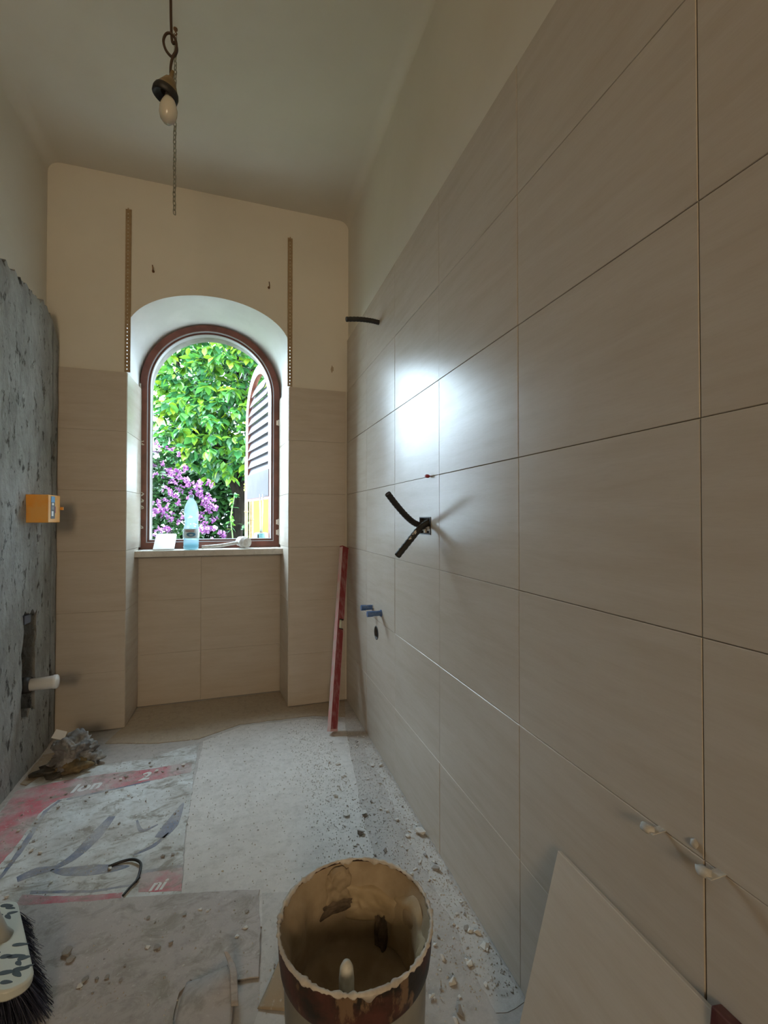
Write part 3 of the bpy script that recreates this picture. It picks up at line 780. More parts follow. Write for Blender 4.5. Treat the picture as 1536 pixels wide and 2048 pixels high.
MB().tube(hp, [.010 + .003 * abs(noise.noise(Vector((i * .5, 0, 0)))) for i in range(len(hp))], 12).build('handle', M['plastered'], mt, True)
hd = Vector((.52, -.85, -.08)).normalized(); hc = Vector((.035, 3.072, ZS + .0405))
MB().tube([hc - hd * .046, hc - hd * .043, hc - hd * .015, hc - hd * .012, hc + hd * .020, hc + hd * .023, hc + hd * .043, hc + hd * .046], [.028, .0315, .0315, .036, .036, .0315, .0315, .028], 26).build('head', M['plastered'], mt, True)

# ------------------------------------------------------------------ floor coverings
def rough_outline(P, step=.02, j=.003, seed=0):
    out = []
    for i in range(len(P)):
        a = Vector(P[i]); b = Vector(P[(i+1) % len(P)]); n = max(1, int((b - a).length / step)); d = (b - a).normalized() if (b - a).length else Vector((1, 0)); q = Vector((-d.y, d.x))
        for k in range(n):
            p = a + (b - a) * k / n
            w = noise.noise(Vector((p.x * 40 + seed, p.y * 40, 0))) * j + noise.noise(Vector((p.x * 9 + seed, p.y * 9, 3))) * j * 1.5
            if k == 0: w = 0
            out.append(tuple(p + q * w))
    return out
def sheet(name, label, P, z0, z1, mat, j=.003, seed=0, cat='cardboard'):
    o = MB().prism(rough_outline(P, .02, j, seed), z0, z1).build(name, mat); return tag(o, label, cat)
sheet('cardboard_sheet', 'large plain grey cardboard sheet laid over the floor beneath the window', [(-.165, 2.505), (.02, 2.62), (.40, 2.60), (.575, 2.49), (.47, 1.75), (.43, 1.35), (.14, 1.30), (-.150, 1.40), (-.172, 1.76), (-.178, 2.1)], .0002, .0035, M['card'], .004, 3)
sheet('cardboard_sheet', 'cardboard sheet tinted brown for the shadow, pushed against the foot of the end wall', [(-.64, 2.635), (-.60, 2.79), (-.57, 3.06), (.27, 3.06), (.30, 2.79), (.645, 2.79), (.595, 2.56), (.42, 2.635), (.02, 2.65), (-.19, 2.54), (-.40, 2.56)], .0002, .0030, M['card_shade'], .004, 8)
prt = empty('printed_cardboard', (-.45, 2.0, 0), label='dusty flattened carton printed in red, white and navy on the floor', cat='cardboard')
MB().prism(rough_outline([(-.885, 2.2), (-.825, 2.425), (-.416, 2.405), (-.185, 2.49), (-.181, 2.1), (-.176, 1.76), (-.155, 1.40), (-.56, 1.50), (-.885, 1.60)], .02, .004, 5), .0002, .0035).build('board', M['p_white'], prt)
ZP = .0037
def decal(name, P, mat, dz=0, j=.002, seed=1):
    Q = rough_outline(P, .012, j, seed); n = len(Q)
    MB().prism(Q, ZP - .0004 + dz, ZP + .0001 + dz).build(name, mat, prt)
decal('red_band', [(-.878, 2.29), (-.72, 2.318), (-.562, 2.322), (-.43, 2.305), (-.20, 2.305), (-.20, 2.215), (-.36, 2.20), (-.52, 2.175), (-.690, 2.168), (-.725, 2.10), (-.745, 1.82), (-.78, 1.63), (-.880, 1.66)], M['p_red'], 0, .005)
decal('navy_line', [(-.69, 2.165), (-.676, 2.163), (-.704, 2.10), (-.700, 1.90), (-.708, 1.77), (-.735, 1.64), (-.75, 1.65), (-.722, 1.77), (-.716, 1.90), (-.720, 2.10)], M['p_navy'], .0001)
decal('navy_line', [(-.66, 2.167), (-.48, 2.187), (-.36, 2.203), (-.36, 2.194), (-.48, 2.178), (-.66, 2.157)], M['p_navy'], .0001)
decal('red_band', [(-.290, 1.640), (-.170, 1.627), (-.160, 1.523), (-.285, 1.560)], M['p_red'], 0, .003)
decal('navy_line', [(-.30, 1.652), (-.170, 1.638), (-.170, 1.626), (-.30, 1.640)], M['p_navy'], .0001)
decal('red_band', [(-.62, 1.66), (-.45, 1.60), (-.33, 1.575), (-.33, 1.49), (-.63, 1.58)], M['p_red'], 0, .006)
decal('navy_line', [(-.60, 1.668), (-.42, 1.612), (-.30, 1.60), (-.30, 1.592), (-.42, 1.602), (-.60, 1.655)], M['p_navy'], .0001)
def ribbon(name, P, W, mat):
    Q = spline([(x, y, 0) for x, y in P], 6); n = len(Q); L = []; Rr = []
    for i, p in enumerate(Q):
        d = (Q[min(i+1, n-1)] - Q[max(i-1, 0)]).normalized(); q = Vector((-d.y, d.x, 0)); t = i / (n - 1) * (len(W) - 1); k = min(int(t), len(W) - 2)
        w = W[k] + (W[k+1] - W[k]) * (t - k); L.append((p.x + q.x * w, p.y + q.y * w)); Rr.append((p.x - q.x * w, p.y - q.y * w))
    MB().prism(L + Rr[::-1], ZP - .0003, ZP + .0002).build(name, mat, prt)
ribbon('navy_swash', [(-.662, 1.733), (-.62, 1.752), (-.566, 1.755), (-.52, 1.795), (-.485, 1.88), (-.455, 1.985)], [.014, .020, .010, .018, .024, .012], M['p_navy'])
ribbon('navy_swash', [(-.575, 1.745), (-.52, 1.722), (-.45, 1.705), (-.38, 1.690), (-.335, 1.685)], [.003, .018, .024, .016, .002], M['p_navy'])
ribbon('navy_swash', [(-.335, 1.735), (-.275, 1.765), (-.235, 1.82)], [.003, .009, .002], M['p_navy'])
ribbon('navy_swash', [(-.262, 1.80), (-.235, 1.86), (-.215, 1.94), (-.205, 1.99)], [.020, .028, .014, .003], M['p_navy'])
ribbon('navy_swash', [(-.36, 1.93), (-.33, 1.86), (-.28, 1.88)], [.003, .008, .003], M['p_navy'])
def print_text(txt, size, loc, ang, mat, shear=.25):
    V, F = text_me(txt, size); ca, sa = math.cos(ang), math.sin(ang)
    V2 = [(loc[0] + ca * (v.x + shear * v.y) - sa * v.y, loc[1] + sa * (v.x + shear * v.y) + ca * v.y, ZP + .0004) for v in V]
    mk('lettering', mesh('lettering', V2, F), mat, prt)
print_text('Ion', .085, (-.665, 2.205), R(4), M['p_letter']); print_text('2', .085, (-.41, 2.215), R(4), M['p_letter'])
print_text('ni', .060, (-.258, 1.556), R(-8), M['p_letter'])

fr_ = sheet('cardboard_sheet', 'torn greyish cardboard sheet in front of the printed carton', [(-.66, 1.625), (-.45, 1.575), (-.148, 1.508), (.069, 1.452), (.054, 1.180), (.012, 1.186), (-.02, 1.196), (-.045, 1.190), (-.075, 1.205), (-.105, 1.222), (-.13, 1.20), (-.135, 1.08), (-.10, .92), (-.20, .80), (-.60, .85), (-.80, 1.20)], .0039, .0070, M['card2'], .004, 12)
# the torn tongue of that sheet, curled up in front of it
M['card_lite'] = dusty('cardboard_pale', (.52, .495, .465), .5, (.45, .42, .39), dirt=.3)
def patch_sheet(name, label, rows, th, mat):
    # rows of 3-D points; a thin shell
    V = []; nr = len(rows); nc = len(rows[0])
    R3 = [spline(r, 4) for r in rows]; cols = [spline([R3[i][k] for i in range(nr)], 4) for k in range(len(R3[0]))]
    a, b = len(cols), len(cols[0]); V = [p for c in cols for p in c]
    F = [(i*b+j, (i+1)*b+j, (i+1)*b+j+1, i*b+j+1) for i in range(a-1) for j in range(b-1)]
    o = MB().add(V, F).build(name, mat, None, True); s = o.modifiers.new('solid', 'SOLIDIFY'); s.thickness = th; s.offset = 0
    return tag(o, label, 'cardboard')
patch_sheet('cardboard_flap', 'curled torn tongue of cardboard standing up from the floor sheet', [
    [(-.115, 1.215, .010), (-.070, 1.212, .016), (-.020, 1.205, .034)], [(-.125, 1.170, .012), (-.070, 1.165, .030), (-.012, 1.170, .040)],
    [(-.130, 1.110, .010), (-.070, 1.105, .022), (-.005, 1.120, .020)], [(-.125, 1.02, .009), (-.07, 1.02, .012), (-.015, 1.04, .010)]], .002, M['card2'])
patch_sheet('cardboard_scrap', 'small upright shred of torn cardboard on the curled tongue', [
    [(-.030, 1.228, .050), (-.022, 1.226, .052)], [(-.020, 1.205, .042), (-.006, 1.202, .044)], [(-.014, 1.175, .045), (.002, 1.172, .042)], [(-.010, 1.11, .026), (.006, 1.11, .022)]], .0022, M['card2'])
patch_sheet('cardboard_scrap', 'brown folded cardboard corner lying against the mortar bucket', [
    [(.103, 1.175, .036), (.104, 1.17, .034)], [(.072, 1.135, .018), (.108, 1.12, .026)], [(.048, 1.105, .006), (.115, 1.075, .008)]], .002, M['card_b'])
sheet('cardboard_sheet', 'bare pale cardboard strip between the torn sheet and the mortar bucket', [(.075, 1.44), (.42, 1.34), (.40, .95), (.30, .62), (.02, .62), (-.02, .95), (.05, 1.1), (.060, 1.2)], .0037, .0039, M['card_lite'], .002, 21)
sheet('paper_strip', 'pale strip of dusty paper along the foot of the tiled wall', [(.600, 2.20), (.652, 2.20), (.652, .93), (.575, .93), (.585, 1.4), (.600, 1.8)], .0002, .0008, M['card_lite'], .010, 31, 'paper')
# strap lying across the printed carton
stp = MB().tube(spline([(-.40, 1.700, .0062), (-.36, 1.708, .009), (-.325, 1.700, .012), (-.300, 1.672, .013), (-.296, 1.630, .010), (-.300, 1.600, .0085)], 7), .0042, 8)
tag(stp.build('plastic_strap', M['black'], None, True), 'thin dark plastic strap curling over the printed carton', 'strap')
stp = MB().tube(spline([(-.292, 1.612, .0112), (-.312, 1.580, .010), (-.326, 1.552, .0100)], 5), .0034, 8)
tag(stp.build('plastic_strap', M['black'], None, True), 'short black strap end beside the red print of the carton', 'strap')

# ------------------------------------------------------------------ rubble
def chip_mesh(seed, flat):
    rnd = random.Random(seed); bm = bmesh.new()
    for k in range(11):
        v = Vector((rnd.gauss(0, 1), rnd.gauss(0, 1), rnd.gauss(0, 1))).normalized(); v.x *= rnd.uniform(.7, 1.2); v.y *= .7; v.z *= flat; bm.verts.new(v)
    r = bmesh.ops.convex_hull(bm, input=bm.verts)
    bmesh.ops.delete(bm, geom=[g for g in r['geom_interior'] if isinstance(g, bmesh.types.BMVert)], context='VERTS')
    me = bpy.data.meshes.new('chip'); bm.to_mesh(me); bm.free(); return me
chips = []
for i in range(8):
    me = chip_mesh(i, .32 + .12 * (i % 3)); me.materials.append(M['chip' if i % 4 else 'chip_d'])
    chips.append((me, min(v.co.z for v in me.vertices)))
def put_chip(x, y, z, s, label, group, kind=None):
    me, zm = chips[random.randrange(len(chips)) if kind is None else kind]
    o = mk('plaster_chip', me, None, None, label=label, cat='plaster chip', group=group)
    o.location = (x, y, z - zm * s + .0001); o.scale = (s, s, s); o.rotation_euler = (0, 0, random.uniform(0, 6.28)); return o
LB = 'small plaster chip in the rubble along the foot of the tiled wall'
n = 0
while n < 165:
    y = random.uniform(.86, 2.35); t = random.random() ** 1.7
    x = .640 - t * .28
    if y < 1.12 and x < .40: continue
    if (Vector((x, y)) - Vector((.226, .878))).length < .2 or (y < .93 and x > .50): continue
    if (Vector((x, y)) - Vector((.481, 2.375))).length < .045: continue
    s = random.uniform(.0035, .0075) if random.random() < .8 else random.uniform(.007, .013)
    put_chip(min(x, .652 - s * 1.3), y, .0037 if x < .46 and y > 1.36 else .0002 if x > .47 else .0040, s, LB, 'plaster chips along the tiled wall'); n += 1
for (x, y, s) in [(.446, 2.078, .017), (.427, 1.597, .019), (.638, 1.536, .026), (.622, 1.361, .018), (.636, 1.12, .013), (.634, 1.079, .016), (.57, 1.057, .011), (.511, 1.023, .014), (.496, .957, .015), (.47, 1.70, .016), (.60, 2.02, .015)]:
    put_chip(x, y, .0042 if x < .47 else .0002, s, LB, 'plaster chips along the tiled wall')
LC = 'small lump of mortar on the dusty printed carton'
for k in range(46):
    x, y = random.uniform(-.80, -.20), random.uniform(1.66, 2.38)
    put_chip(x, y, .0042, random.uniform(.004, .011), LC, 'mortar lumps on the carton', random.choice([0, 4, 4, 2]))
LD = 'small crumb of debris on the plain cardboard in the middle of the floor'
for k in range(26):
    put_chip(random.uniform(-.14, .42), random.uniform(1.5, 2.5), .0036, random.uniform(.003, .007), LD, 'crumbs on the plain cardboard')
LE2 = 'small lump of mortar on the torn greyish cardboard'
for k in range(34):
    x, y = random.uniform(-.58, .03), random.uniform(1.25, 1.45)
    if x < -.38 and y < 1.56 and (Vector((x, y)) - Vector((-.55, 1.34))).length < .22: continue
    put_chip(x, y, .0071, random.uniform(.003, .010), LE2, 'mortar lumps on the torn cardboard', random.choice([0, 4, 1]))
for k in range(12):
    put_chip(random.uniform(.07, .27), random.uniform(3.0, 3.12), ZS, random.uniform(.004, .009), 'whitish plaster chip on the window sill', 'plaster chips on the window sill', 1)
for (x, y, s_) in [(-.42, 1.395, .020), (-.405, 1.372, .014), (-.355, 1.30, .012), (-.20, 1.34, .011)]: put_chip(x, y, .0071, s_, LE2, 'mortar lumps on the torn cardboard', 0)
V = []; F = []
for k in range(8000):
    y = random.uniform(.7, 2.6); x = .655 - (random.random() ** 1.6) * .40
    if k % 3 == 0: x, y = random.uniform(-.80, .62), random.uniform(1.0, 2.6)
    if math.hypot(x - .226, y - .878) < .155 or math.hypot(x + .73, y - 2.43) < .16 or (math.hypot(x + .563, y - 1.335) < .2) or math.hypot(x - .49, y - 2.39) < .07 or math.hypot(x + .32, y - 1.65) < .11 or (y < .95 and x > .48): continue
    z = .0010 if x > .575 else .0003 if x > .47 else .0072 if (y < 1.45 and x < .05) else .0043
    r = random.uniform(.0009, .0030) * (1.35 if random.random() < .12 else 1); a = random.uniform(0, 6.28); b = len(V)
    V += [(x + r * math.cos(a + i * 2.094), y + r * math.sin(a + i * 2.094), z) for i in range(3)] + [(x, y, z + r * 1.1)]
    F += [(b, b+1, b+3), (b+1, b+2, b+3), (b+2, b, b+3)]
tag(mk('rubble_crumbs', mesh('rubble_crumbs', V, F), M['chip']), 'fine plaster grit scattered over the floor', 'rubble', kind='stuff')

# crumpled rubbish near the concrete wall
def crumple(c, rad, sd, amp, sub=5, zmin=.004):
    g = bmesh.new(); bmesh.ops.create_icosphere(g, subdivisions=sub, radius=1)
    for v in g.verts:
        p = v.co.copy()
        d = 1 + amp * (noise.noise(p * 1.7 + Vector((sd, 0, 0))) + .6 * (abs(noise.noise(p * 4.2 + Vector((0, sd, 0)))) - .25) + .4 * (abs(noise.noise(p * 9 + Vector((0, 0, sd)))) - .25))
        v.co = Vector((c[0] + p.x * rad[0] * d, c[1] + p.y * rad[1] * d, max(zmin, c[2] + p.z * rad[2] * d)))
    me = bpy.data.meshes.new('crumple'); g.to_mesh(me); g.free(); me.shade_smooth(); return me
rb = empty('rubbish_heap', (-.73, 2.43, 0), label='crumpled dusty sack with wet mortar lying by the concrete wall', cat='rubbish')
mk('sack', crumple((-.725, 2.44, .070), (.085, .075, .075), 3.3, .55), plain('sack_grey', (.13, .125, .12), .7, c2=(.32, .31, .295), scale=22, lo=.45, hi=.6), rb)
mk('mortar_lump', crumple((-.705, 2.385, .030), (.070, .045, .030), 8.1, .4, 4), plain('ochre_mortar', (.22, .155, .07), .85, c2=(.10, .075, .04), scale=30), rb)
mk('black_film', crumple((-.765, 2.40, .022), (.085, .055, .022), 5.5, .6, 4), plain('black_film', (.02, .018, .015), .45, c2=(.05, .042, .03), scale=20), rb)
mk('sack_edge', crumple((-.655, 2.45, .030), (.050, .055, .034), 1.7, .7, 4), plain('sack_pale', (.34, .33, .31), .8, c2=(.2, .19, .18), scale=30), rb)
sc = MB().prism([(-.030, -.018), (.030, -.018), (.026, .018), (-.026, .020)], -.0008, .0008)
sc.xf(Matrix.Translation((-.775, 2.44, .155)) @ Matrix.Rotation(R(-20), 4, 'Y') @ Matrix.Rotation(R(55), 4, 'X') @ Matrix.Rotation(R(-35), 4, 'Z'))
sc.build('paper_scrap', M['white_pl'], rb)
tag(MB().prism(rough_outline([(-.86, 2.33), (-.80, 2.50), (-.83, 2.62), (-.893, 2.60), (-.89, 2.35)], .02, .004, 4), .0002, .004).build('cardboard_scrap', M['card_b']), 'brown cardboard scrap between the sack and the concrete wall', 'cardboard')

# ------------------------------------------------------------------ mortar bucket
bk = empty('mortar_bucket', (.226, .878, .004), label='dirty plastic builder bucket caked with tan tile adhesive', cat='bucket')
bc = (.226, .878, .004)
M['bucket'] = plain('bucket_plastic', (.20, .20, .185), .45, c2=(.26, .25, .225), scale=9)
M['bucket_band'] = plain('bucket_band', (.16, .035, .028), .5, c2=(.025, .016, .012), scale=13, lo=.47, hi=.56)
def band_mat():
    m, nt, b = newmat('bucket_print'); v = coords(nt, 'Object'); f = noi(nt, v, 15, 6, .6); g = noi(nt, coords(nt, 'Object', (1, 1, .45)), 20, 6, .62)
    col = ramp(nt, f, [(.45, (.012, .009, .007)), (.53, (.045, .016, .011)), (.66, (.085, .026, .020))])
    col = mix(nt, ramp(nt, g, [(.55, 0.0), (.60, 1.0)]), col, (.17, .105, .06))
    nt.links.new(col, b.inputs['Base Color']); b.inputs['Roughness'].default_value = .5; bump(nt, b, g, .4, .004); return m
M['bucket_band'] = band_mat()
body = [(.128, 0), (.130, .003), (.1375, .20), (.1400, .302), (.1394, .303), (.129, .004), (.0001, .003)]
o = MB().lathe(body, 72, bc).build('body', M['bucket'], bk); smooth_angle(o, 40)
o = MB().lathe([(.1402, .284), (.1440, .286), (.1462, .291), (.1490, .312), (.1502, .332), (.1508, .356), (.1490, .3565), (.1468, .330), (.1402, .300)], 96, bc).build('collar', M['bucket_band'], bk); smooth_angle(o, 40)
M['mortar'] = plain('wet_adhesive', (.30, .225, .140), .75, c2=(.40, .31, .205), scale=12, bmp=.5, dist=.006)
M['mortar_dry'] = plain('dry_adhesive', (.46, .405, .345), .9, c2=(.62, .575, .52), scale=30, bmp=.6)
def rimfn(i, a, r, z):
    q = Vector((math.cos(a), math.sin(a), 0)); w = noise.noise(q * 4.5); w2 = noise.noise(q * 15 + Vector((0, 0, 2)))
    thick = .0018 + .0026 * max(0, w + .25) + .0048 * max(0, w2) + .0016 * noise.noise(q * 40)
    cx_, cz_ = .1500, .357
    ang = 2 * PI * i / 9
    drop = .018 * max(0, noise.noise(q * 5 + Vector((4, 0, 1)))) if i in (5, 6, 7) else 0
    return cx_ - .0005 + thick * 1.25 * math.cos(ang), cz_ + thick * math.sin(ang) - drop
o = MB().lathe([(0, 0)] * 10, 240, bc, rimfn).build('caked_rim', M['mortar_dry'], bk, True)
def inner(i, a, r, z):
    q = Vector((math.cos(a), math.sin(a), 0)); t = i / 22
    P = Vector((q.x * 2.2, q.y * 2.2, z * 9))
    k = noise.noise(P) * .006 + noise.noise(P * 2.5) * .003 + .004 * abs(noise.noise(Vector((q.x * 5, q.y * 5, z * 3))))
    edge = min(1, i / 3.0)
    fold = .012 * max(0, noise.noise(Vector((a * 2.2, z * 4, 5)))) * edge
    rr = max(.0001, r - (k + .003 + fold) * edge * (1 if r > .03 else r / .03))
    zz = z + (.012 * noise.noise(Vector((q.x * r * 20, q.y * r * 20, 7))) if i > 14 else 0)
    return rr, zz
prof = []
for k in range(15): prof.append((.1483 - .0145 * min(1, k / 4) - .006 * k / 14, .352 - .16 * k / 14))
for k in range(1, 9):
    t = k / 8; prof.append((.1278 * (1 - t) + .0001, .192 - .03 * math.sin(t * PI / 2) + .01 * t))
o = MB().lathe(prof, 120, bc, inner).build('adhesive', M['mortar'], bk, True)
# a torn fold of adhesive and dark crust on the far wall of the bucket
def smear(name, a0, a1, z0, z1, off, mat, sd):
    V = []; n1, n2 = 26, 20; F = []
    for i in range(n1 + 1):
        for j in range(n2 + 1):
            u, v = i / n1 * 2 - 1, j / n2 * 2 - 1
            s_ = 1 + .35 * noise.noise(Vector((u * 1.5 + sd, v * 1.5, sd))); e = max(abs(u), abs(v))
            a = (a0 + a1) / 2 + (a1 - a0) / 2 * u * s_; z = (z0 + z1) / 2 + (z1 - z0) / 2 * v * s_
            r = .1278 + .010 * (z - .192) / .16 - .006 - off * (1 - e ** 4) - .004 * noise.noise(Vector((u * 3, v * 3, sd)))
            if e > .98: r += .008
            V.append((bc[0] + r * math.cos(a), bc[1] + r * math.sin(a), bc[2] + z))
    F = [(i*(n2+1)+j, (i+1)*(n2+1)+j, (i+1)*(n2+1)+j+1, i*(n2+1)+j+1) for i in range(n1) for j in range(n2)]
    MB().add(V, F).build(name, mat, bk, True)
M['mortar_lt'] = plain('fresh_adhesive', (.37, .275, .16), .6, c2=(.44, .34, .215), scale=16, bmp=.4, dist=.006)
M['crust'] = plain('dark_crust', (.06, .042, .028), .85, c2=(.14, .10, .065), scale=30, bmp=.6)
smear('adhesive_smear', R(80), R(106), .285, .350, .005, M['mortar'], 2.2)
smear('adhesive_smear', R(30), R(84), .245, .310, .008, M['mortar_lt'], 4.4)
smear('adhesive_smear', R(-40), R(42), .195, .33, .007, M['mortar_lt'], 7.1)
smear('dark_crust', R(42), R(56), .185, .265, .012, M['crust'], 9.3)
smear('dark_crust', R(74), R(112), .262, .290, .002, M['crust'], 1.3)
# lettering on the front of the bucket
V, F = text_me('son', .026); wmid = max(v.x for v in V) / 2
fa = math.atan2(-bc[1], -bc[0]) - .06
V2 = []
for v in V:
    zz = .2925 + v.y; rr = (.1462 + .0028 * (zz - .291) / .021 if zz < .312 else .149 + .0012 * (zz - .312) / .02) + .0009; a = fa + (v.x - wmid) / rr; V2.append((bc[0] + rr * math.cos(a), bc[1] + rr * math.sin(a), bc[2] + zz))
mk('lettering', mesh('lettering', V2, F), M['black'], bk)
tr_ = empty('trowel', (.185, .800, .15), label='trowel with a white rounded handle standing in the mortar bucket', cat='trowel')
hq = [Vector((.192, .812, .150)), Vector((.1905, .806, .25)), Vector((.189, .800, .325)), Vector((.1885, .798, .345)), Vector((.1882, .797, .354)), Vector((.188, .7965, .3585))]
MB().tube(hq, [.012, .0135, .0138, .012, .008, .001], 22).build('handle', plain('handle_white', (.66, .64, .58), .45, c2=(.5, .46, .39), scale=30), tr_, True)
MB().box((.150, .812, .130), (.235, .8135, .152)).build('blade', M['steel'], tr_)

# ------------------------------------------------------------------ tile leaning on the right wall, near the camera
lt_top, lt_bot = (.652, .448), (.522, .0042)
dv = Vector((lt_top[0] - lt_bot[0], 0, lt_top[1] - lt_bot[1])); L_ = dv.length; dv.normalize(); uu = Vector((0, -1, 0)); nn = uu.cross(dv)
me = tile_mesh(.326, L_, .009, 'tile_end')
o = tag(mk('loose_tile', me), 'loose beige tile leaning upright against the tiled wall', 'tile')
o.matrix_basis = frame_mat(o, uu, dv, nn, Vector((lt_bot[0], .798, lt_bot[1])))
M['maroon'] = plain('maroon_wood', (.075, .015, .014), .6, c2=(.13, .05, .035), scale=30)
t = Vector((.648, .455, .456)); bq = Vector((.56, .438, .0)); d_ = (t - bq).normalized()
V = MB().box((-.010, -.016, 0), (.010, .016, (t - bq).length)); z_ = d_; y_ = Vector((0, 1, 0)); y_ = (y_ - z_ * y_.dot(z_)).normalized(); x_ = y_.cross(z_)
V.xf(Matrix(((x_.x, y_.x, z_.x, bq.x), (x_.y, y_.y, z_.y, bq.y), (x_.z, y_.z, z_.z, bq.z + .006), (0, 0, 0, 1)))).build('wood_batten', M['maroon'], None, bevel=.002)
tag(bpy.data.objects['wood_batten'], 'dark red batten leaning on the wall beside the loose tile', 'batten')
def wedge(name, label, loc, rot, sx, sy, sz, mat):
    V = [(-sx, -sy, 0), (sx, -sy, 0), (sx, sy, 0), (-sx, sy, 0), (-sx, -sy, sz), (-sx, sy, sz), (sx, -sy, sz * .15), (sx, sy, sz * .15)]
    mb = MB().add(V, [(3, 2, 1, 0), (0, 1, 6, 4), (1, 2, 7, 6), (2, 3, 5, 7), (3, 0, 4, 5), (4, 6, 7, 5)])
    o = mb.xf(Matrix.Translation(loc) @ Matrix.Rotation(rot, 4, 'Z')).build(name, mat); return tag(o, label, 'tile wedge')
wedge('tile_wedge', 'small red plastic tile wedge on the floor by the foot of the loose tile', (.592, .862, .0004), R(70), .014, .006, .010, plain('wedge_red', (.45, .10, .06), .5))
tag(MB().tube([(.632, .858, .004), (.648, .868, .062)], .0028, 8).build('wood_splinter', M['rust']), 'thin brown splinter leaning on the wall by the loose tile', 'splinter')

# ------------------------------------------------------------------ broom at the left edge
br = empty('broom', (-.537, 1.349, .007), label='broom with a white leaf-patterned head and dark blue bristles', cat='broom')
bx_ = Vector((.14, -.27, 0)).normalized(); by_ = Vector((-bx_.y, bx_.x, 0))     # by_ points to the right of the picture
bcn = Vector((-.537, 1.349, 0))
BM_ = Matrix(((bx_.x, by_.x, 0, bcn.x), (bx_.y, by_.y, 0, bcn.y), (0, 0, 1, 0), (0, 0, 0, 1))) @ Matrix.Translation((0, 0, .088)) @ Matrix.Rotation(R(-8), 4, 'X')
def rr(w, h, r, n=6):
    P = []
    for cx, cy, s0 in ((w-r, h-r, 0), (-w+r, h-r, PI/2), (-w+r, -h+r, PI), (w-r, -h+r, 1.5*PI)):
        for k in range(n + 1): a = s0 + k * PI / 2 / n; P.append((cx + r * math.cos(a), cy + r * math.sin(a)))
    return P
M['broom_w'] = plain('broom_white', (.60, .62, .56), .4)
hdp = MB().prism(rr(.155, .036, .030), 0, .024).xf(BM_).build('head', M['broom_w'], br, bevel=.005); smooth_angle(hdp, 40)
M['broom_ink'] = plain('broom_ink', (.045, .06, .075), .5)
def leaf_print(x, y, L, W, ang):
    P = []
    for k in range(14):
        a = 2 * PI * k / 14; P.append((L * math.cos(a), W * math.sin(a) * (1 - .35 * math.cos(a))))
    ca, sa = math.cos(ang), math.sin(ang)
    me = MB().prism([(x + p[0]*ca - p[1]*sa, y + p[0]*sa + p[1]*ca) for p in P], .0236, .0244).xf(BM_).me('leaf_print'); ob2 = bpy.data.objects.new('leaf_print', me); C.objects.link(ob2); me.materials.append(M['broom_ink']); ob2.parent = hdp; ob2.matrix_parent_inverse = Matrix()
    bpy.context.view_layer.update(); 
for (x, y, L, W, a) in [(-.135, .012, .016, .006, .9), (-.120, .018, .013, .0045, .8), (-.112, -.012, .016, .006, 1.0), (-.098, .020, .012, .0045, 1.2), (-.088, .010, .012, .005, .3),
        (.030, .022, .018, .005, 1.0), (.050, -.006, .014, .006, 1.0), (.062, .010, .020, .0055, 1.0), (.078, .023, .013, .006, 1.2), (.088, .012, .010, .005, .3), (.100, -.010, .018, .006, 1.1), (.108, .014, .017, .006, 1.1), (.118, .006, .014, .006, .4), (.110, .027, .012, .0035, 1.4), (.128, -.014, .013, .005, .9), (-.05, -.02, .014, .005, 1.1), (.02, -.024, .013, .005, .7)]:
    leaf_print(x, y, L, W, a)
sk = BM_ @ Vector((-.02, -.006, .020)); hd_ = Vector((-.30, -.06, .95)).normalized()
MB().tube([sk, sk + hd_ * .02, sk + hd_ * .07], [.022, .016, .0145], 20).build('socket', plain('socket_grey', (.36, .36, .33), .5), br, True)
MB().tube([sk + hd_ * .05, sk + hd_ * 1.02], .0115, 16).build('handle', plain('handle_brown', (.10, .055, .025), .5, c2=(.14, .08, .04), scale=9), br, True)
V = []; F = []
for k in range(2600):
    x = random.uniform(-.150, .150); y = random.uniform(-.033, .033)
    p = BM_ @ Vector((x, y, .002)); sx = x / .15 * .028 + random.gauss(0, .006); sy = y / .033 * .022 + .018 + random.gauss(0, .006)
    q = p + bx_ * sx + by_ * sy; q.z = .0075 + random.random() * .010
    m_ = (p + q) / 2 + by_ * random.gauss(0, .002); w = .0007; a = random.uniform(0, PI); d = Vector((math.cos(a), math.sin(a), 0)) * w; b = len(V)
    V += [p - d, p + d, m_ + d, m_ - d, q - d * .8, q + d * .8]; F += [(b, b+1, b+2, b+3), (b+3, b+2, b+5, b+4)]
mk('bristles', mesh('bristles', V, F), plain('bristle_blue', (.018, .020, .040), .6, c2=(.035, .036, .065), scale=30), br, kind='stuff')

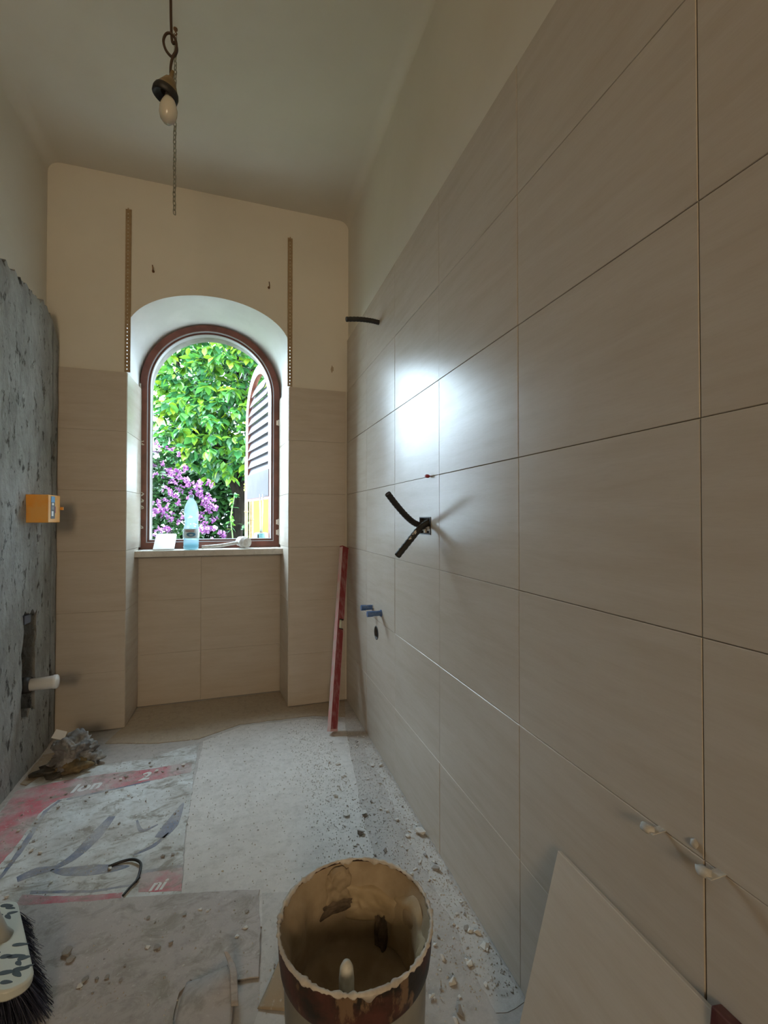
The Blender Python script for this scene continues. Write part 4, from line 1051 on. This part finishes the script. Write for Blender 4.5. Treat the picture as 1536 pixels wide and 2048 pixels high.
# ------------------------------------------------------------------ outdoors
MB().box((-14, YO + .01, -.25), (14, 24, -.05)).build('ground', M['grass'], kind='structure')
LEAF_V = [(0, 0, 0), (-.26, .28, .05), (0, .28, -.01), (.26, .28, .05), (-.27, .62, .03), (0, .62, -.03), (.27, .62, .03), (0, 1.0, -.10)]
LEAF_F = [(0, 2, 1), (0, 3, 2), (1, 2, 5, 4), (2, 3, 6, 5), (4, 5, 7), (5, 6, 7)]
def leaf_mats(n, centre, rad, per, size, droop, skip=None, front=True, rnd=None):
    out = []; tries = 0
    while n > 0 and tries < 40000:
        tries += 1
        d = Vector((rnd.gauss(0, 1), rnd.gauss(0, 1), rnd.gauss(0, 1))).normalized(); rr_ = rnd.uniform(.55, 1.0) ** .7 * (1 + .22 * noise.noise(d * 2.6))
        if front and d.y > .35 and rnd.random() < .65: continue
        p = Vector(centre) + Vector((d.x * rad[0], d.y * rad[1], d.z * rad[2])) * rr_
        if skip and skip(p): continue
        n -= 1; a0 = rnd.uniform(0, 6.28)
        tw = Vector((d.x * .7 + rnd.gauss(0, .3), d.y * .7 + rnd.gauss(0, .3), .1 + rnd.gauss(0, .3))).normalized()
        for k in range(per):
            az = a0 + k * 2.4; el = rnd.uniform(-.9, .35) - droop
            dr_ = (Vector((math.cos(az) * math.cos(el), math.sin(az) * math.cos(el), math.sin(el))) + tw * .45).normalized()
            sd2 = dr_.cross(Vector((0, 0, 1)));
            if sd2.length < .05: sd2 = Vector((1, 0, 0))
            sd2.normalize(); nn_ = sd2.cross(dr_); ro = rnd.gauss(0, .35); s2 = sd2 * math.cos(ro) + nn_ * math.sin(ro); n2 = s2.cross(dr_)
            L = size * rnd.uniform(.72, 1.2); o_ = p + tw * rnd.uniform(-.02, .10) * (size / .12)
            out.append(Matrix(((s2.x * L, dr_.x * L, n2.x * L, o_.x), (s2.y * L, dr_.y * L, n2.y * L, o_.y), (s2.z * L, dr_.z * L, n2.z * L, o_.z), (0, 0, 0, 1))))
    return out
def join_leaves(ms, LV=LEAF_V, LF=LEAF_F):
    V = []; F = []
    for m_ in ms:
        b = len(V); V += [tuple(m_ @ Vector(v)) for v in LV]; F += [tuple(b + i for i in f) for f in LF]
    return mesh('foliage', V, F)
rnd = random.Random(5)
# a leafy citrus-like tree straight outside the window
tree = empty('garden_tree', (-.08, 7.6, -.05), label='bushy green tree with drooping glossy leaves filling the window view', cat='tree')
def gap(p):
    if p.z > 3.45 and p.x < -.75 and p.z < 4.5 and noise.noise(p * 2.4) > -.20: return True
    if p.z < 2.15 and p.x > .15: return True
    return p.x < 1.32 - .335 * p.y + .05 * noise.noise(p * 4)
ms = leaf_mats(1150, (.20, 7.5, 3.55), (1.90, 1.56, 1.90), 9, .152, .35, gap, True, rnd)
ms += leaf_mats(260, (.15, 7.4, 3.15), (1.2, 1.0, 1.45), 9, .152, .35, gap, True, rnd)
ms += leaf_mats(70, (-.25, 6.4, 2.28), (.9, .5, .55), 9, .148, .45, gap, True, rnd)
camv = Vector((0, 0, 1.15))
def vis(m_):
    p = m_.translation; r_ = (p - camv); sx = r_.x / r_.y; sz = r_.z / r_.y
    return -.19 < sx < .06 and -.06 < sz < .42
ms.sort(key=lambda m_: (0 if vis(m_) else 1, m_.translation.y))
lme = [mesh('leaf', [(x * w_, y, z) for x, y, z in LEAF_V], LEAF_F) for w_ in (.9, 1.0, 1.12)]
for q_ in lme: q_.materials.append(M['leaf'])
bpy.context.view_layer.update()
for i, m_ in enumerate(ms[:290]):
    o = mk('leaf', lme[i % 3], None, tree); o.matrix_basis = m_
mk('foliage', join_leaves(ms[290:]), M['leaf'], tree, kind='stuff')
def limb(P, r0, r1, name):
    Q = spline(P, 6); Q = [p + Vector((noise.noise(p * 4), noise.noise(p * 4 + Vector((5, 0, 0))), 0)) * .03 for p in Q]; n_ = len(Q)
    MB().tube(Q, [r0 + (r1 - r0) * i / (n_ - 1) for i in range(n_)], 12).build(name, M['bark'], tree, True)
limb([(-.12, 7.55, -.06), (-.07, 7.55, .7), (.03, 7.55, 1.45), (.15, 7.5, 2.2), (.25, 7.5, 3.3), (.19, 7.5, 4.6)], .15, .05, 'trunk')
limb([(.03, 7.55, 1.45), (-.31, 7.3, 2.2), (-.75, 7.2, 3.1), (-.95, 7.2, 3.8)], .07, .02, 'branch')
limb([(.15, 7.5, 2.2), (.56, 7.2, 2.9), (1.1, 7.1, 3.6)], .07, .02, 'branch')
limb([(.2, 7.5, 2.7), (.0, 6.9, 3.3), (-.12, 6.5, 3.8)], .05, .014, 'branch')
limb([(.25, 7.5, 3.3), (-.25, 7.7, 4.1), (-.6, 7.8, 4.8)], .05, .014, 'branch')
# bougainvillea in bloom
bg_ = empty('bougainvillea', (-1.6, 5.75, -.05), label='bougainvillea bush covered in violet-pink blossom below the tree', cat='shrub')
BV = [(0, 0, 0), (-.38, .35, .10), (0, .40, -.02), (.38, .35, .10), (0, .95, .04)]; BF = [(0, 2, 1), (0, 3, 2), (1, 2, 4), (2, 3, 4)]
mb_ = leaf_mats(1000, (-1.68, 5.75, .85), (1.36, .55, 1.50), 9, .066, .1, None, True, rnd)
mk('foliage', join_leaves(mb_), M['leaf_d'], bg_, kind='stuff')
def flower_mesh(sd):
    r2 = random.Random(sd); V = []; F = []
    for fl in range(4):
        c_ = Vector((r2.gauss(0, .2), r2.gauss(0, .2), r2.gauss(0, .2)))
        for k in range(3):
            az = k * 2.094 + r2.uniform(0, 1); ax2 = Vector((r2.gauss(0, 1), r2.gauss(0, 1), r2.gauss(0, 1))).normalized()
            m_ = Matrix.Translation(c_) @ Matrix.Rotation(az, 4, ax2) @ Matrix.Rotation(.6, 4, 'X') @ Matrix.Scale(.75, 4); b = len(V)
            V += [tuple(m_ @ Vector(v)) for v in BV]; F += [tuple(b + i for i in f) for f in BF]
    me = mesh('flower_cluster', V, F); me.materials.append(M['bract']); return me
fms = [flower_mesh(s_) for s_ in range(4)]
fl = []; tr2 = 0
while len(fl) < 620 and tr2 < 9000:
    tr2 += 1
    d = Vector((rnd.gauss(0, 1), -abs(rnd.gauss(0, 1)), rnd.gauss(0, 1))).normalized()
    if noise.noise(d * 3.1 + Vector((2, 1, 0))) < -.22: continue
    p = Vector((-1.68, 5.75, .85)) + Vector((d.x * 1.36, d.y * .55, d.z * 1.50)) * rnd.uniform(.92, 1.1) * (1 + .22 * noise.noise(d * 2.6))
    if p.z < .55: continue
    fl.append(Matrix.Translation(p) @ Matrix.Rotation(rnd.uniform(0, 6.28), 4, 'Z') @ Matrix.Rotation(rnd.uniform(0, 6.28), 4, 'X') @ Matrix.Scale(rnd.uniform(.042, .066), 4))
fl.sort(key=lambda m_: (0 if vis(m_) else 1, m_.translation.y))
for k, m_ in enumerate(fl[:280]):
    o = mk('flower_cluster', fms[k % 4], None, bg_); o.matrix_basis = m_
V = []; F = []
for k, m_ in enumerate(fl[280:]):
    b = len(V); V += [tuple(m_ @ v.co) for v in fms[k % 4].vertices]; F += [tuple(b + i for i in p_.vertices) for p_ in fms[k % 4].polygons]
mk('blossom', mesh('blossom', V, F), M['bract'], bg_, kind='stuff')
MB().tube(spline([(-1.6, 5.75, -.06), (-1.55, 5.75, .4), (-1.5, 5.7, 1.0)], 6), [.03] * 6 + [.02] * 7, 8).build('stem', M['bark'], bg_, True)
# darker hedge behind
def shrub(name, label, c, rad, n_, size, mat, per=8):
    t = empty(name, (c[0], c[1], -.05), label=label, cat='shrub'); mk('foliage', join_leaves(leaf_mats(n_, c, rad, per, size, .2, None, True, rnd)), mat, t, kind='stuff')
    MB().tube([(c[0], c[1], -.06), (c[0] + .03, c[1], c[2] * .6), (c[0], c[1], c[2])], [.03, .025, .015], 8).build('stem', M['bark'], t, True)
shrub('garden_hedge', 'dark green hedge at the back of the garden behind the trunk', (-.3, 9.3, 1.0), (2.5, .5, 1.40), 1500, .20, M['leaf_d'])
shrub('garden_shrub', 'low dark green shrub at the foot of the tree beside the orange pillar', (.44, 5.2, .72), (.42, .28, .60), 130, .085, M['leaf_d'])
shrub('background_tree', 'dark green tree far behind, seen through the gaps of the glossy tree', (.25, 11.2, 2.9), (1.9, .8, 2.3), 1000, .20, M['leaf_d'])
vn = empty('climbing_vine', (-.07, 4.9, -.05), label='thin bright green vine shoot climbing up in front of the trunk', cat='vine')
vp = spline([(-.07, 4.9, -.05), (-.08, 4.9, .5), (-.05, 4.92, .9), (-.07, 4.95, 1.15), (-.03, 5.0, 1.42)], 8)
MB().tube(vp, .006, 6).build('stem', plain('vine_stem', (.10, .16, .05), .7), vn, True)
for i in range(20, len(vp), 1):
    p = vp[i]
    for s_ in (-1, 1):
        a = rnd.uniform(0, 6.28); o = mk('leaf', lme[0], None, vn); o.matrix_basis = Matrix.Translation(p) @ Matrix.Rotation(a, 4, 'Z') @ Matrix.Rotation(rnd.uniform(-.9, .3), 4, 'X') @ Matrix.Scale(rnd.uniform(.05, .08), 4)
# orange pillar, canes and the blue holder by the shutter
M['orange_wall'] = plain('orange_render', (.30, .135, .028), .85, c2=(.34, .16, .036), scale=6)
pl = empty('garden_pillar', (.24, 4.42, -.05), label='orange-yellow rendered pillar outside behind the shutter', cat='pillar')
MB().box((.104, 4.30, -.05), (.40, 4.62, 1.36)).build('shaft', M['orange_wall'], pl, bevel=.008)
MB().box((.090, 4.285, 1.36), (.415, 4.635, 1.385)).build('coping', M['sill'], pl, bevel=.004)
M['cane'] = plain('bamboo', (.24, .15, .06), .6, c2=(.30, .21, .10), scale=30)
def cane(label, x, y, z1, lean, r):
    P = [(x, y, -.05), (x + lean * .5, y, z1 * .5), (x + lean, y, z1)]
    t = empty('bamboo_cane', P[0], label=label, cat='cane'); MB().tube(spline(P, 8), r, 10).build('culm', M['cane'], t, True)
    nd2 = MB()
    for q_ in range(5):
        f_ = .15 + q_ * .19; p = Vector(P[0]).lerp(Vector(P[2]), f_); nd2.tube([p - Vector((0, 0, .006)), p + Vector((0, 0, .006))], r * 1.22, 10)
    nd2.build('node', M['cane'], t, True)
cane('tall bamboo cane standing beside the orange pillar', .075, 4.20, 1.70, -.006, .014)
cane('shorter bamboo cane beside the orange pillar', .118, 4.22, 1.60, .0, .016)
tw_ = MB()
for q_ in range(4): tw_.tube([(.095 + .045 * math.cos(a), 4.208 + .035 * math.sin(a), 1.40 + q_ * .018 + .01 * math.sin(a + q_)) for a in [2 * PI * i / 18 for i in range(18)]], .0035, 6, closed=True)
tag(tw_.build('twine', plain('yellow_twine', (.22, .22, .03), .8), None, True), 'yellow twine tied round the two bamboo canes', 'twine')
bh = empty('brush_holder', (.165, 3.50, .968), label='light blue plastic holder with thin metal rods on the outer sill', cat='holder')
MB().lathe([(.0001, 0), (.052, 0), (.054, .004), (.048, .070), (.040, .074), (.014, .074)], 32, (.165, 3.50, .9685)).build('cup', plain('pale_blue', (.17, .38, .42), .4), bh, True)
MB().box((.138, 3.442, .985), (.148, 3.450, 1.032)).build('slot', M['black'], bh)
for dx in (-.004, .006): MB().tube([(.165 + dx, 3.50, 1.03), (.165 + dx * 2.2, 3.50, 1.33)], .0035, 8).build('rod', M['steel'], bh, True)
